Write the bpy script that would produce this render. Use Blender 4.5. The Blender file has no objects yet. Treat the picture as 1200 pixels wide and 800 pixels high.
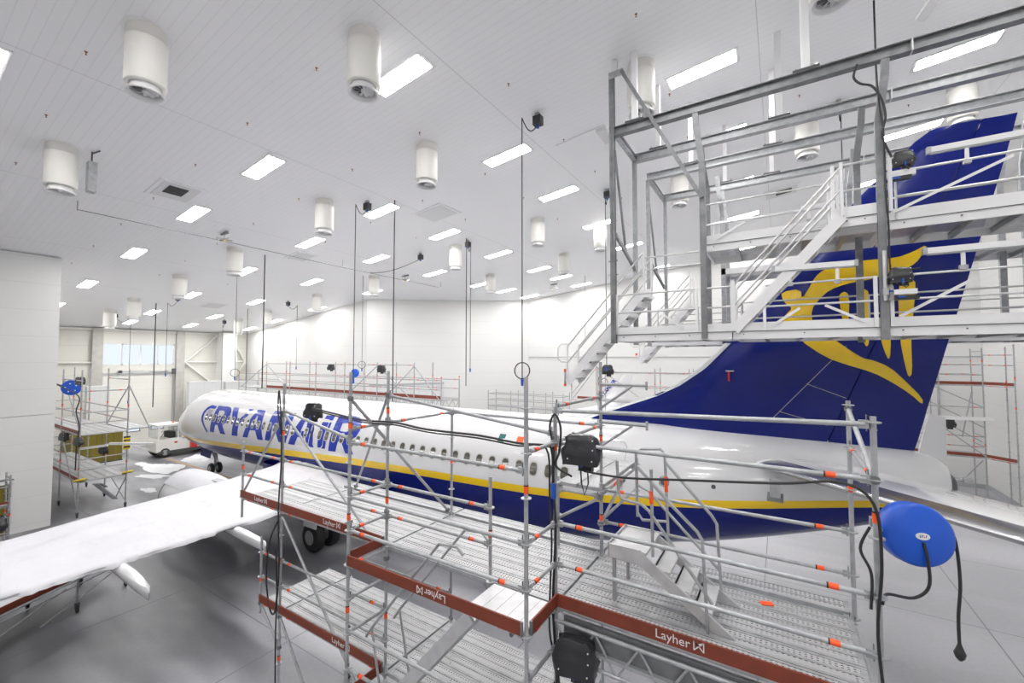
import bpy, bmesh, math, random
from mathutils import Vector, Matrix, noise
random.seed(7)
SC = bpy.context.scene
COL = SC.collection
PI = math.pi
V = Vector

# ------------------------------------------------------------ camera frame
F_PX, YAW, PITCH = 497.8, 0.5626, 0.0386
EYE = V((34.8, -13.1, 7.366))
_v = V((-math.sin(YAW)*math.cos(PITCH), math.cos(YAW)*math.cos(PITCH), math.sin(PITCH)))
_r = V((math.cos(YAW), math.sin(YAW), 0)); _u = _r.cross(_v)
def at(px, py, x=None, y=None, z=None):
    """the point of the plane x=, y= or z= that the photograph shows at this pixel (a survey of the place)"""
    d = _v + _r*((px-600)/F_PX) - _u*((py-400)/F_PX)
    if x is not None: t = (x-EYE.x)/d.x
    elif y is not None: t = (y-EYE.y)/d.y
    else: t = (z-EYE.z)/d.z
    return EYE + d*t
def ceil_z(x): return 11.005 + .119*x

# ------------------------------------------------------------ materials
M = {}
def new_mat(name):
    m = bpy.data.materials.new(name); m.use_nodes = True
    nt = m.node_tree; nt.nodes.clear()
    o = nt.nodes.new('ShaderNodeOutputMaterial'); b = nt.nodes.new('ShaderNodeBsdfPrincipled')
    nt.links.new(b.outputs[0], o.inputs[0]); M[name] = m
    return m, nt, b, o
def N(nt, typ, **k):
    n = nt.nodes.new(typ)
    for a, b in k.items():
        if a in n.inputs.keys(): n.inputs[a].default_value = b
        else: setattr(n, a, b)
    return n
def plain(name, col, rough=.5, metal=0., spec=.5, coat=0., var=0., scale=3., bump=0., bscale=40.):
    m, nt, b, o = new_mat(name)
    b.inputs['Roughness'].default_value = rough; b.inputs['Metallic'].default_value = metal
    b.inputs['Base Color'].default_value = (*col, 1); b.inputs['Coat Weight'].default_value = coat
    b.inputs['Specular IOR Level'].default_value = spec
    if var or bump: tc = N(nt, 'ShaderNodeNewGeometry')
    if var:
        nz = N(nt, 'ShaderNodeTexNoise', Scale=scale, Detail=4.); nt.links.new(tc.outputs['Position'], nz.inputs['Vector'])
        r = N(nt, 'ShaderNodeMapRange'); nt.links.new(nz.outputs[0], r.inputs[0])
        r.inputs[1].default_value = .3; r.inputs[2].default_value = .7; r.inputs[3].default_value = 1-var; r.inputs[4].default_value = 1+var*.4
        mx = N(nt, 'ShaderNodeVectorMath', operation='SCALE'); mx.inputs[0].default_value = col
        nt.links.new(r.outputs[0], mx.inputs['Scale']); nt.links.new(mx.outputs[0], b.inputs['Base Color'])
        r2 = N(nt, 'ShaderNodeMapRange'); nt.links.new(nz.outputs[0], r2.inputs[0])
        r2.inputs[3].default_value = rough*.8; r2.inputs[4].default_value = min(1, rough*1.25); nt.links.new(r2.outputs[0], b.inputs['Roughness'])
    if bump:
        nz2 = N(nt, 'ShaderNodeTexNoise', Scale=bscale, Detail=3.); nt.links.new(tc.outputs['Position'], nz2.inputs['Vector'])
        bp = N(nt, 'ShaderNodeBump', Strength=bump, Distance=.08 if 'snow' in name else .02); nt.links.new(nz2.outputs[0], bp.inputs['Height']); nt.links.new(bp.outputs[0], b.inputs['Normal'])
    return m
plain('white_paint', (.70, .70, .715), .16, coat=.6)
plain('white_plain', (.72, .72, .73), .5)
plain('cream_white', (.78, .77, .735), .5)
plain('navy_paint', (.004, .012, .17), .22, spec=.3, coat=.08, var=.12, scale=.8)
plain('title_blue', (.010, .035, .36), .25, spec=.35, coat=.1)
plain('yellow_paint', (.85, .56, .01), .25, coat=.3)
plain('grey_paint', (.42, .43, .45), .4)
plain('galvanised', (.42, .43, .445), .40, metal=.4, var=.22, scale=9.)
plain('galvanised_dark', (.23, .235, .245), .5, metal=.4, var=.3, scale=5.)
plain('aluminium', (.60, .60, .61), .38, metal=.45, var=.12, scale=6.)
plain('bare_metal', (.55, .55, .56), .22, metal=.9)
plain('dark_steel', (.10, .105, .11), .5, metal=.5)
plain('toe_board_red', (.20, .036, .016), .55, var=.2, scale=5.)
plain('orange_tape', (.95, .10, .015), .5)
plain('yellow_cap', (.85, .62, .02), .5)
plain('rubber', (.018, .018, .02), .55)
plain('black_sheet', (.022, .022, .026), .28, bump=.6, bscale=9.)
plain('black_plastic', (.02, .02, .022), .45)
plain('blue_plastic', (.005, .085, .55), .35)
plain('blue_plug', (.01, .08, .42), .4)
plain('snow', (.63, .63, .66), .9, spec=.2, bump=.8, bscale=1.6, var=.06, scale=1.2)
plain('dirty_snow', (.75, .76, .78), .8, spec=.2, bump=.6, bscale=12.)
plain('window_dark', (.10, .095, .085), .15, coat=.4)
plain('window_rim', (.50, .50, .47), .35)
plain('olive', (.20, .155, .018), .7, var=.15, scale=2.)
plain('concrete_column', (.50, .49, .46), .85, var=.12, scale=3.)
plain('red_paint', (.55, .03, .02), .4)
plain('orange_brass', (.28, .10, .03), .4)
plain('teal', (.0, .12, .12), .5)
plain('cockpit_glass', (.03, .035, .04), .08)
plain('fan_grey', (.60, .60, .57), .6)
plain('hatch_white', (.86, .86, .88), .45)
plain('timber', (.5, .32, .15), .7)

def emit(name, col, s):
    m = bpy.data.materials.new(name); m.use_nodes = True; nt = m.node_tree; nt.nodes.clear()
    o = nt.nodes.new('ShaderNodeOutputMaterial'); e = nt.nodes.new('ShaderNodeEmission')
    e.inputs[0].default_value = (*col, 1); e.inputs[1].default_value = s
    nt.links.new(e.outputs[0], o.inputs[0]); M[name] = m
emit('lamp_glow', (1, .985, .96), 34.)
emit('daylight_pane', (.82, .90, 1.), .55)
emit('tube_glow', (1, .99, .97), 5.)
emit('hatch_daylight', (.9, .94, 1.), 1.4)

def line_mask(nt, coord, period, width, off=0.):
    """1 on a thin line every `period` along a scalar socket"""
    a = N(nt, 'ShaderNodeMath', operation='ADD'); a.inputs[1].default_value = off; nt.links.new(coord, a.inputs[0])
    d = N(nt, 'ShaderNodeMath', operation='DIVIDE'); d.inputs[1].default_value = period; nt.links.new(a.outputs[0], d.inputs[0])
    f = N(nt, 'ShaderNodeMath', operation='FRACT'); nt.links.new(d.outputs[0], f.inputs[0])
    l = N(nt, 'ShaderNodeMath', operation='LESS_THAN'); l.inputs[1].default_value = width/period; nt.links.new(f.outputs[0], l.inputs[0])
    return l.outputs[0]
def panelled(name, col, rough, rib_axis, rib_p, rib_w, seam_axis, seam_p, seam_w, rib_dark=.93, seam_dark=.75, off=0.):
    m, nt, b, o = new_mat(name); b.inputs['Roughness'].default_value = rough
    g = N(nt, 'ShaderNodeNewGeometry'); s = N(nt, 'ShaderNodeSeparateXYZ'); nt.links.new(g.outputs['Position'], s.inputs[0])
    r = line_mask(nt, s.outputs[rib_axis], rib_p, rib_w, 500.); q = line_mask(nt, s.outputs[seam_axis], seam_p, seam_w, 500.+off)
    m1 = N(nt, 'ShaderNodeMix', data_type='RGBA'); m1.inputs['A'].default_value = (*col, 1); m1.inputs['B'].default_value = (*[c*rib_dark for c in col], 1)
    nt.links.new(r, m1.inputs['Factor'])
    m2 = N(nt, 'ShaderNodeMix', data_type='RGBA'); m2.inputs['B'].default_value = (*[c*seam_dark for c in col], 1)
    nt.links.new(m1.outputs['Result'], m2.inputs['A']); nt.links.new(q, m2.inputs['Factor'])
    nt.links.new(m2.outputs['Result'], b.inputs['Base Color'])
    bp = N(nt, 'ShaderNodeBump', Strength=.25, Distance=.01); bp.invert = True
    ad = N(nt, 'ShaderNodeMath', operation='MAXIMUM'); nt.links.new(r, ad.inputs[0]); nt.links.new(q, ad.inputs[1])
    nt.links.new(ad.outputs[0], bp.inputs['Height']); nt.links.new(bp.outputs[0], b.inputs['Normal'])
panelled('ceiling_panels', (.88, .88, .90), .42, 1, .2, .02, 0, 6.3, .02, .93, .72, 1.0)
panelled('wall_panels', (.72, .72, .71), .45, 2, 1.15, .02, 0, 400., .01, .88, .8)
panelled('wall_panels_cream', (.72, .71, .66), .45, 2, 1.15, .03, 1, 400., .01, .85, .8)
panelled('door_panels', (.80, .79, .74), .45, 2, .62, .02, 1, 400., .01, .88, .8)
panelled('booth_panels', (.68, .69, .70), .45, 1, .3, .02, 0, .3, .02, .9, .9)

def floor_mat():
    m, nt, b, o = new_mat('concrete_floor')
    g = N(nt, 'ShaderNodeNewGeometry'); s = N(nt, 'ShaderNodeSeparateXYZ'); nt.links.new(g.outputs['Position'], s.inputs[0])
    mp = N(nt, 'ShaderNodeMapping'); nt.links.new(g.outputs['Position'], mp.inputs[0]); mp.inputs['Scale'].default_value = (.09, .30, 1)
    mp.inputs['Rotation'].default_value = (0, 0, .35)
    n1 = N(nt, 'ShaderNodeTexNoise', Scale=1.3, Detail=3., Roughness=.5); nt.links.new(mp.outputs[0], n1.inputs['Vector'])
    n2 = N(nt, 'ShaderNodeTexNoise', Scale=9., Detail=5., Roughness=.7); nt.links.new(g.outputs['Position'], n2.inputs['Vector'])
    r1 = N(nt, 'ShaderNodeMapRange'); nt.links.new(n1.outputs[0], r1.inputs[0]); r1.inputs[1].default_value = .36; r1.inputs[2].default_value = .62; r1.interpolation_type = 'SMOOTHSTEP'
    # melt water stands under the wings and the belly: distance from the aircraft
    sx = N(nt, 'ShaderNodeMapRange'); nt.links.new(s.outputs[0], sx.inputs[0]); sx.inputs[1].default_value = 31.; sx.inputs[2].default_value = 23.
    pr = N(nt, 'ShaderNodeMath', operation='MULTIPLY'); nt.links.new(r1.outputs[0], pr.inputs[0])
    ad = N(nt, 'ShaderNodeMath', operation='MULTIPLY_ADD'); nt.links.new(sx.outputs[0], ad.inputs[0]); ad.inputs[1].default_value = .75; ad.inputs[2].default_value = .25
    nt.links.new(ad.outputs[0], pr.inputs[1])
    c = N(nt, 'ShaderNodeMix', data_type='RGBA'); c.inputs['A'].default_value = (.46, .46, .485, 1); c.inputs['B'].default_value = (.15, .15, .165, 1)
    nt.links.new(pr.outputs[0], c.inputs['Factor'])
    r2 = N(nt, 'ShaderNodeMapRange'); nt.links.new(n2.outputs[0], r2.inputs[0]); r2.inputs[3].default_value = .84; r2.inputs[4].default_value = 1.12
    vs = N(nt, 'ShaderNodeVectorMath', operation='SCALE'); nt.links.new(c.outputs['Result'], vs.inputs[0]); nt.links.new(r2.outputs[0], vs.inputs['Scale'])
    j1 = line_mask(nt, s.outputs[0], 5.2, .035, 501.4); j2 = line_mask(nt, s.outputs[1], 5.2, .03, 500.6)
    mxx = N(nt, 'ShaderNodeMath', operation='MAXIMUM'); nt.links.new(j1, mxx.inputs[0]); nt.links.new(j2, mxx.inputs[1])
    k = N(nt, 'ShaderNodeMix', data_type='RGBA'); k.inputs['B'].default_value = (.13, .13, .135, 1)
    sc = N(nt, 'ShaderNodeMath', operation='MULTIPLY'); sc.inputs[1].default_value = .7; nt.links.new(mxx.outputs[0], sc.inputs[0])
    nt.links.new(vs.outputs[0], k.inputs['A']); nt.links.new(sc.outputs[0], k.inputs['Factor']); nt.links.new(k.outputs['Result'], b.inputs['Base Color'])
    rr = N(nt, 'ShaderNodeMapRange'); nt.links.new(pr.outputs[0], rr.inputs[0]); rr.inputs[3].default_value = .5; rr.inputs[4].default_value = .36
    nt.links.new(rr.outputs[0], b.inputs['Roughness'])
floor_mat()

def perforated(name, axis_long, col=(.50, .50, .51), px=.05, py=.036):
    """steel deck plate pierced by rows of real (transparent) slots"""
    m, nt, b, o = new_mat(name); b.inputs['Base Color'].default_value = (*col, 1); b.inputs['Roughness'].default_value = .42; b.inputs['Metallic'].default_value = .35
    g = N(nt, 'ShaderNodeNewGeometry'); s = N(nt, 'ShaderNodeSeparateXYZ'); nt.links.new(g.outputs['Position'], s.inputs[0])
    L, W = (0, 1) if axis_long == 'x' else (1, 0)
    a = line_mask(nt, s.outputs[L], px, px*.46, 500.); c = line_mask(nt, s.outputs[W], py, py*.42, 500.)
    mu = N(nt, 'ShaderNodeMath', operation='MULTIPLY'); nt.links.new(a, mu.inputs[0]); nt.links.new(c, mu.inputs[1])
    t = N(nt, 'ShaderNodeBsdfTransparent'); mix = N(nt, 'ShaderNodeMixShader')
    nt.links.new(mu.outputs[0], mix.inputs[0]); nt.links.new(b.outputs[0], mix.inputs[1]); nt.links.new(t.outputs[0], mix.inputs[2]); nt.links.new(mix.outputs[0], o.inputs[0])
perforated('perforated_deck', 'x'); perforated('perforated_deck_across', 'y')
perforated('open_grating', 'x', (.50, .50, .51), .035, .035)
def glass_mat():
    m, nt, b, o = new_mat('clear_glass'); b.inputs['Roughness'].default_value = .03; b.inputs['Base Color'].default_value = (.9, .95, .95, 1); b.inputs['Alpha'].default_value = .25
glass_mat()
M['solar'] = M['window_dark']

# ------------------------------------------------------------ mesh builder
class MB:
    def __init__(s): s.v = []; s.f = []; s.m = []; s.sm = []; s.mats = []
    def mi(s, m):
        if m not in s.mats: s.mats.append(m)
        return s.mats.index(m)
    def add(s, vs, fs, m, smooth=False):
        o = len(s.v); s.v += [V(p) for p in vs]; i = s.mi(m)
        for f in fs: s.f.append([o+k for k in f]); s.m.append(i); s.sm.append(smooth)
        return s
    def box(s, a, b, m):
        x0, y0, z0 = a; x1, y1, z1 = b
        x0, x1 = sorted((x0, x1)); y0, y1 = sorted((y0, y1)); z0, z1 = sorted((z0, z1))
        return s.add([(x0,y0,z0),(x1,y0,z0),(x1,y1,z0),(x0,y1,z0),(x0,y0,z1),(x1,y0,z1),(x1,y1,z1),(x0,y1,z1)],
              [(0,3,2,1),(4,5,6,7),(0,1,5,4),(1,2,6,5),(2,3,7,6),(3,0,4,7)], m)
    def beam(s, p, q, w, h, m, up=(0,0,1)):
        p = V(p); q = V(q); d = (q-p).normalized(); u = V(up)
        r = d.cross(u)
        if r.length < 1e-4: r = d.cross(V((1,0,0)))
        r.normalize(); u = r.cross(d)
        r = r*w/2; u = u*h/2
        return s.add([p-r-u, p+r-u, p+r+u, p-r+u, q-r-u, q+r-u, q+r+u, q-r+u],
              [(0,1,2,3),(7,6,5,4),(0,4,5,1),(1,5,6,2),(2,6,7,3),(3,7,4,0)], m)
    def ibeam(s, p, q, w, h, m, t=.012):
        p = V(p); q = V(q); u = V((0,0,1))
        s.beam(p+u*(h/2-t/2), q+u*(h/2-t/2), w, t, m); s.beam(p-u*(h/2-t/2), q-u*(h/2-t/2), w, t, m); s.beam(p, q, t, h-2*t, m)
        return s
    def tube(s, p, q, r, m, n=8, r2=None, cap=True):
        p = V(p); q = V(q); d = (q-p)
        if d.length < 1e-6: return s
        d.normalize(); a = d.cross(V((0,0,1)))
        if a.length < 1e-3: a = d.cross(V((1,0,0)))
        a.normalize(); b = d.cross(a); r2 = r if r2 is None else r2
        vs = []
        for c, rr in ((p, r), (q, r2)):
            for k in range(n):
                t = 2*PI*k/n; vs.append(c + a*math.cos(t)*rr + b*math.sin(t)*rr)
        s.add(vs, [(k, (k+1) % n, n+(k+1) % n, n+k) for k in range(n)], m, True)
        if cap: s.add(vs[:n], [tuple(range(n))][::-1], m); s.add(vs[n:], [tuple(range(n))], m)
        return s
    def path(s, pts, r, m, n=6):
        pts = [V(p) for p in pts]; vs = []; prev = None
        for i, p in enumerate(pts):
            d = (pts[min(i+1, len(pts)-1)] - pts[max(i-1, 0)]).normalized()
            if prev is None:
                a = d.cross(V((0,0,1)))
                if a.length < 1e-2: a = d.cross(V((1,0,0)))
            else: a = prev - d*prev.dot(d)
            a.normalize(); prev = a; b = d.cross(a)
            for k in range(n):
                t = 2*PI*k/n; vs.append(p + a*math.cos(t)*r + b*math.sin(t)*r)
        fs = [(i*n+k, i*n+(k+1) % n, (i+1)*n+(k+1) % n, (i+1)*n+k) for i in range(len(pts)-1) for k in range(n)]
        s.add(vs, fs, m, True); s.add(vs[:n], [tuple(range(n))], m); s.add(vs[-n:], [tuple(range(n))], m)
        return s
    def lathe(s, c, axis, prof, m, n=24, smooth=True):
        """prof: (distance along axis, radius)"""
        c = V(c); d = V(axis).normalized(); a = d.cross(V((0,0,1)))
        if a.length < 1e-3: a = V((1,0,0))
        a.normalize(); b = d.cross(a); vs = []
        for h, r in prof:
            for k in range(n):
                t = 2*PI*k/n; vs.append(c + d*h + a*math.cos(t)*max(r, 1e-4) + b*math.sin(t)*max(r, 1e-4))
        fs = [(i*n+k, i*n+(k+1) % n, (i+1)*n+(k+1) % n, (i+1)*n+k) for i in range(len(prof)-1) for k in range(n)]
        return s.add(vs, fs, m, smooth)
    def grid(s, rows, m, smooth=True, closed=False):
        n = len(rows[0]); vs = [p for r in rows for p in r]
        fs = [(i*n+k, i*n+(k+1) % n, (i+1)*n+(k+1) % n, (i+1)*n+k) for i in range(len(rows)-1) for k in range(n if closed else n-1)]
        return s.add(vs, fs, m, smooth)
    def prism(s, poly, off, m):
        """extrude a planar polygon (3D points) by the vector off"""
        n = len(poly); off = V(off); vs = [V(p) for p in poly]+[V(p)+off for p in poly]
        return s.add(vs, [tuple(range(n))[::-1], tuple(range(n, 2*n))]+[(k, (k+1) % n, n+(k+1) % n, n+k) for k in range(n)], m)
    def build(s, name, parent=None):
        me = bpy.data.meshes.new(name)
        org = V((0,0,0)) if parent is None else V(parent['_o']) if '_o' in parent else V((0,0,0))
        me.from_pydata([tuple(p-org) for p in s.v], [], s.f)
        for k in s.mats: me.materials.append(M[k])
        me.polygons.foreach_set('material_index', s.m); me.polygons.foreach_set('use_smooth', s.sm)
        me.update()
        bm = bmesh.new(); bm.from_mesh(me); bmesh.ops.recalc_face_normals(bm, faces=bm.faces); bm.to_mesh(me); bm.free()
        o = bpy.data.objects.new(name, me); COL.objects.link(o)
        if parent is not None:
            o.parent = parent; ORG[o.name] = org
        return o
ORG = {}
def tag(o, label, cat, group=None, kind=None):
    o['label'] = label; o['category'] = cat
    if group: o['group'] = group
    o['kind'] = kind or 'thing'
    return o
class Thing:
    """an Empty at the base of a thing; parts are built in world coordinates"""
    def __init__(s, name, loc, label, cat, group=None, kind=None):
        s.o = bpy.data.objects.new(name, None); COL.objects.link(s.o); s.o.location = V(loc); s.o.empty_display_size = .2
        tag(s.o, label, cat, group, kind); s.loc = V(loc)
    def part(s, name, mb, parent=None, label=None, kind=None):
        me_parent = parent or s.o
        for i in range(len(mb.v)): mb.v[i] = mb.v[i]-s.loc
        o = mb.build(name); o.parent = me_parent
        if label: o['label'] = label
        if kind: o['kind'] = kind
        return o
def copy_thing(t, loc, label, group=None):
    r = t.copy(); COL.objects.link(r); r.location = V(loc); r['label'] = label
    if group: r['group'] = group
    def kids(a, b):
        for ch in [c for c in bpy.data.objects if c.parent is a]:
            d = ch.copy(); COL.objects.link(d); d.parent = b; kids(ch, d)
    kids(t, r)
    return r
def struct(name, mb):
    o = mb.build(name); o['kind'] = 'structure'; return o
ORD = ['first','second','third','fourth','fifth','sixth','seventh','eighth','ninth','tenth','eleventh','twelfth']
def text_on(s, name, body, origin, xdir, ydir, size, mat, parent, off=V((0,0,0)), extr=.001, bold=.0, sub=None):
    cu = bpy.data.curves.new(name, 'FONT'); cu.body = body; cu.size = size; cu.extrude = extr; cu.offset = bold; cu.resolution_u = 3
    o = bpy.data.objects.new(name, cu); COL.objects.link(o); cu.materials.append(M[mat])
    X = V(xdir).normalized(); Y = V(ydir).normalized(); Z = X.cross(Y)
    o.matrix_local = Matrix.Translation(V(origin)-off) @ Matrix((X, Y, Z)).transposed().to_4x4()
    bpy.context.view_layer.update()
    me = bpy.data.meshes.new_from_object(o.evaluated_get(bpy.context.evaluated_depsgraph_get())); k = bpy.data.objects.new(name, me); mw = o.matrix_local.copy()
    bpy.data.objects.remove(o); k.name = name; COL.objects.link(k); k.matrix_local = mw; k.parent = sub or s.o
    return k
EXPO = 0.95
# ============================================================ THE HALL
# corners of the plan (x along the aircraft, nose wall at the small end)
XN, YA, XT, YP = -10.6, 8.75, 44.55, -26.
P_AB, P_BC = (7.7, 8.75), (14.7, 21.6)
PX = 7.45                                            # partition beside the port side of the nose
def wall_quad(name, p, q, z0, z1a, z1b, mat, t=.25, side=1):
    p = V((*p, 0)); q = V((*q, 0)); d = (q-p).normalized(); n = V((-d.y, d.x, 0))*t*side
    b = MB(); b.add([p+V((0,0,z0)), q+V((0,0,z0)), q+V((0,0,z1b)), p+V((0,0,z1a)), p+n+V((0,0,z0)), q+n+V((0,0,z0)), q+n+V((0,0,z1b)), p+n+V((0,0,z1a))],
        [(0,1,2,3),(7,6,5,4),(0,4,5,1),(1,5,6,2),(2,6,7,3),(3,7,4,0)], mat)
    return struct(name, b)
b = MB(); b.box((XN-.5, YP-.5, -.3), (XT+.5, 22.5, 0), 'concrete_floor'); struct('floor', b)
b = MB(); x0, x1 = XN-.4, XT+.4
b.add([(x0,YP-.4,ceil_z(x0)),(x1,YP-.4,ceil_z(x1)),(x1,22.2,ceil_z(x1)),(x0,22.2,ceil_z(x0)),
       (x0,YP-.4,ceil_z(x0)+.3),(x1,YP-.4,ceil_z(x1)+.3),(x1,22.2,ceil_z(x1)+.3),(x0,22.2,ceil_z(x0)+.3)],
      [(0,1,2,3),(7,6,5,4),(0,4,5,1),(1,5,6,2),(2,6,7,3),(3,7,4,0)], 'ceiling_panels'); struct('ceiling', b)
def cz(x): return ceil_z(x)-.002
# wall behind the nose: columns, transom, bands around the door opening
b = MB()
b.box((XN-.25, -9., 0), (XN, -1.95, cz(XN)), 'wall_panels_cream'); b.box((XN-.25, 2.8, 0), (XN, YA, cz(XN)), 'wall_panels_cream')
b.box((XN-.25, -1.95, 8.55), (XN, 2.8, cz(XN)), 'wall_panels_cream'); b.box((XN-.25, -1.95, 6.15), (XN, 2.8, 6.75), 'wall_panels_cream')
struct('wall_nose', b)
b = MB(); b.box((XN-.2, -1.95, 0), (XN-.05, 2.8, 6.15), 'door_panels')
b.box((XN-.05, -1.95, 6.0), (XN+.03, 2.8, 6.15), 'grey_paint')
for y in (-1.98, 2.72): b.box((XN-.05, y, 0), (XN+.06, y+.1, 6.2), 'grey_paint')
for y in (.15, 1.75): b.box((XN-.05, y-.45, 1.25), (XN-.03, y+.45, 1.75), 'dark_steel')
dr = struct('door_1', b)
for y in (.15, 1.75):
    b = MB(); b.box((XN-.029, y-.38, 1.31), (XN-.02, y+.38, 1.69), 'daylight_pane'); p = b.build('window_pane'); p.parent = dr; p['label'] = 'small bright window in the hangar door'
b = MB()
for y in (-1.95, -.76, .42, 1.6, 2.72): b.box((XN-.1, y, 6.75), (XN+.02, y+.08, 8.55), 'white_plain')
b.box((XN-.1, -1.95, 6.75), (XN+.02, 2.8, 6.85), 'white_plain'); b.box((XN-.1, -1.95, 8.45), (XN+.02, 2.8, 8.55), 'white_plain')
w = struct('window_1', b)
b = MB(); b.box((XN-.12, -1.95, 6.75), (XN-.1, 2.8, 8.55), 'daylight_pane'); p = b.build('glazing'); p.parent = w
for i, (y0, y1) in enumerate(((-2.6, -1.98), (2.85, 3.45))):
    b = MB(); b.box((XN-.02, y0, 0), (XN+.35, y1, cz(XN)-.02), 'concrete_column'); struct('column_%s' % ('port', 'starboard')[i], b)
def bracing(x, y0, y1, za, zm, zb, left):
    b = MB(); r = .09; ym = y0 if left else y1; yo = y1 if left else y0
    b.tube((x, ym, zm), (x, yo, zb), r, 'cream_white', 8); b.tube((x, ym, zm), (x, yo, za), r, 'cream_white', 8); b.tube((x, y0, zm), (x, y1, zm), r*.8, 'cream_white', 8)
    b.box((x-.12, ym-.12, zm-.25), (x+.05, ym+.12, zm+.25), 'cream_white'); return b
struct('beam_brace_starboard', bracing(XN+.22, 3.5, 6.1, 4.6, 7.0, 9.5, True))
struct('beam_brace_corner', bracing(XN+.22, 7.3, 8.6, 4.6, 7.0, 9.3, False))
b = MB(); b.tube((XN+.2, -5., 7.0), (XN+.2, -2.6, 7.0), .07, 'cream_white'); struct('beam_brace_port', b)
b = MB(); b.box((XN+.001, 6.1, 0), (XN+1.3, 7.3, cz(XN+1.3)-.15), 'wall_panels'); struct('column_box', b)
b = MB(); b.box((XN+.001, -9., 9.55), (XN+.25, YA, 9.68), 'cream_white'); struct('beam_nose', b)
b = MB(); b.tube((XN+.55, -.9, 6.25), (XN+.55, .5, 6.28), .05, 'grey_paint'); b.tube((XN+.55, .9, 6.25), (XN+.55, 2.2, 6.2), .05, 'grey_paint')
b.box((XN+.4, -1.05, 6.15), (XN+.6, -.85, 6.35), 'dark_steel'); b.box((XN+.4, 2.5, 5.95), (XN+.6, 2.75, 6.45), 'dark_steel')
b.box((XN+.04, 2.1, 6.16), (XN+.6, 2.2, 6.3), 'grey_paint'); b.box((XN+.04, -1.0, 6.16), (XN+.6, -.9, 6.3), 'grey_paint'); b.tube((XN+.55,.5,6.27),(XN+.55,.9,6.25),.03,'grey_paint')
tag(b.build('door_drive'), 'grey shaft and motor over the sectional door behind the nose', 'door opener')
# side walls
wall_quad('wall_starboard_narrow', (XN, YA), P_AB, 0, cz(XN), cz(P_AB[0]), 'wall_panels')
wall_quad('wall_oblique', P_AB, P_BC, 0, cz(P_AB[0]), cz(P_BC[0]), 'wall_panels')
wall_quad('wall_starboard', P_BC, (XT, 21.6), 0, cz(P_BC[0]), cz(XT), 'wall_panels')
wall_quad('wall_tail', (XT, 21.6), (XT, YP), 0, cz(XT), cz(XT), 'wall_panels')
wall_quad('wall_port', (XT, YP), (PX, YP), 0, cz(XT), cz(PX), 'wall_panels')
wall_quad('wall_port_narrow', (XN, -9.), (PX-.3, -9.), 0, cz(XN), cz(PX-.3), 'wall_panels', side=-1)
# partition with its step and the olive door
b = MB(); b.box((PX-.28, YP, 4.9), (PX, -7.85, cz(PX-.28)), 'wall_panels')
b.box((PX-.30, -8.98, 0), (PX+.03, -7.87, 4.88), 'wall_panels'); b.box((PX-.30, YP, 2.3), (PX+.03, -8.98, 4.88), 'wall_panels'); b.box((PX-.30, YP, 0), (PX+.03, -12., 2.3), 'wall_panels')
struct('wall_partition', b)
b = MB(); b.box((PX-.2, -12., 0), (PX-.05, -8.98, 2.3), 'olive'); dr = struct('door_2', b)
b = MB(); b.box((PX-.05, -9.12, 0), (PX+.06, -8.98, 2.1), 'white_plain'); b.box((PX-.05, -12., 2.1), (PX+.06, -8.98, 2.24), 'white_plain'); p = b.build('door_frame'); p.parent = dr
b = MB(); b.box((-3.2, -9.0, 0), (-2.9, -6.4, 9.4), 'white_plain'); struct('pillar_port', b)
# wall trims
b = MB(); b.box((14.8, 21.55, 7.42), (XT-.05, 21.6, 7.47), 'grey_paint'); struct('trim_1', b)
b = MB(); b.box((XT-.05, YP+.1, 0), (XT, 21.5, .25), 'grey_paint'); struct('baseboard_tail', b)
b = MB(); b.box((14.8, 21.55, 0), (XT-.05, 21.6, .25), 'grey_paint'); struct('baseboard_starboard', b)
b = MB()
d = (V((*P_BC, 0))-V((*P_AB, 0))).normalized(); n = V((d.y, -d.x, 0)); p0 = V((*P_AB, 0))+n*.02
b.beam(p0+d*.3+V((0,0,2.6)), p0+d*6.2+V((0,0,2.6)), .06, 5.2, 'booth_panels'); b.beam(p0+d*.2+V((0,0,5.25)), p0+d*6.3+V((0,0,5.25)), .16, .14, 'grey_paint'); b.beam(p0+d*6.25+V((0,0,2.6)), p0+d*6.35+V((0,0,2.6)), .12, 5.3, 'white_plain')  # grey trim and greyed panel put the frame's shadow line into the colour
struct('door_3', b)
b = MB(); b.box((42.6, 21.5, 2.4), (42.66, 21.6, 8.2), 'grey_paint'); b.box((38.0, 21.5, 8.14), (42.6, 21.6, 8.2), 'grey_paint'); b.box((38.0, 21.5, 2.4), (42.6, 21.6, 2.46), 'grey_paint'); struct('trim_2', b)

# booths of white panels by the nose
for nm, a, c, lab in (('panel_booth', (-8.2, 2.9, 0), (-7.7, 5.5, 5.25), 'tall white ribbed panel booth right behind the aircraft nose'),
                      ('panel_booth', (-8.6, 5.9, 0), (-8.1, 8.6, 5.1), 'white panel booth in the corner by the cross bracing'),
                      ('panel_booth', (-8.6, -3.3, 0), (-8.1, -2.05, 5.2), 'narrow white panel booth beside the sectional door')):
    b = MB(); b.box(a, c, 'booth_panels'); b.box((a[0]-.03, a[1]-.03, c[2]), (c[0]+.03, c[1]+.03, c[2]+.08), 'white_plain')
    tag(b.build(nm), lab, 'booth', 'white panel booths by the nose')

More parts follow.
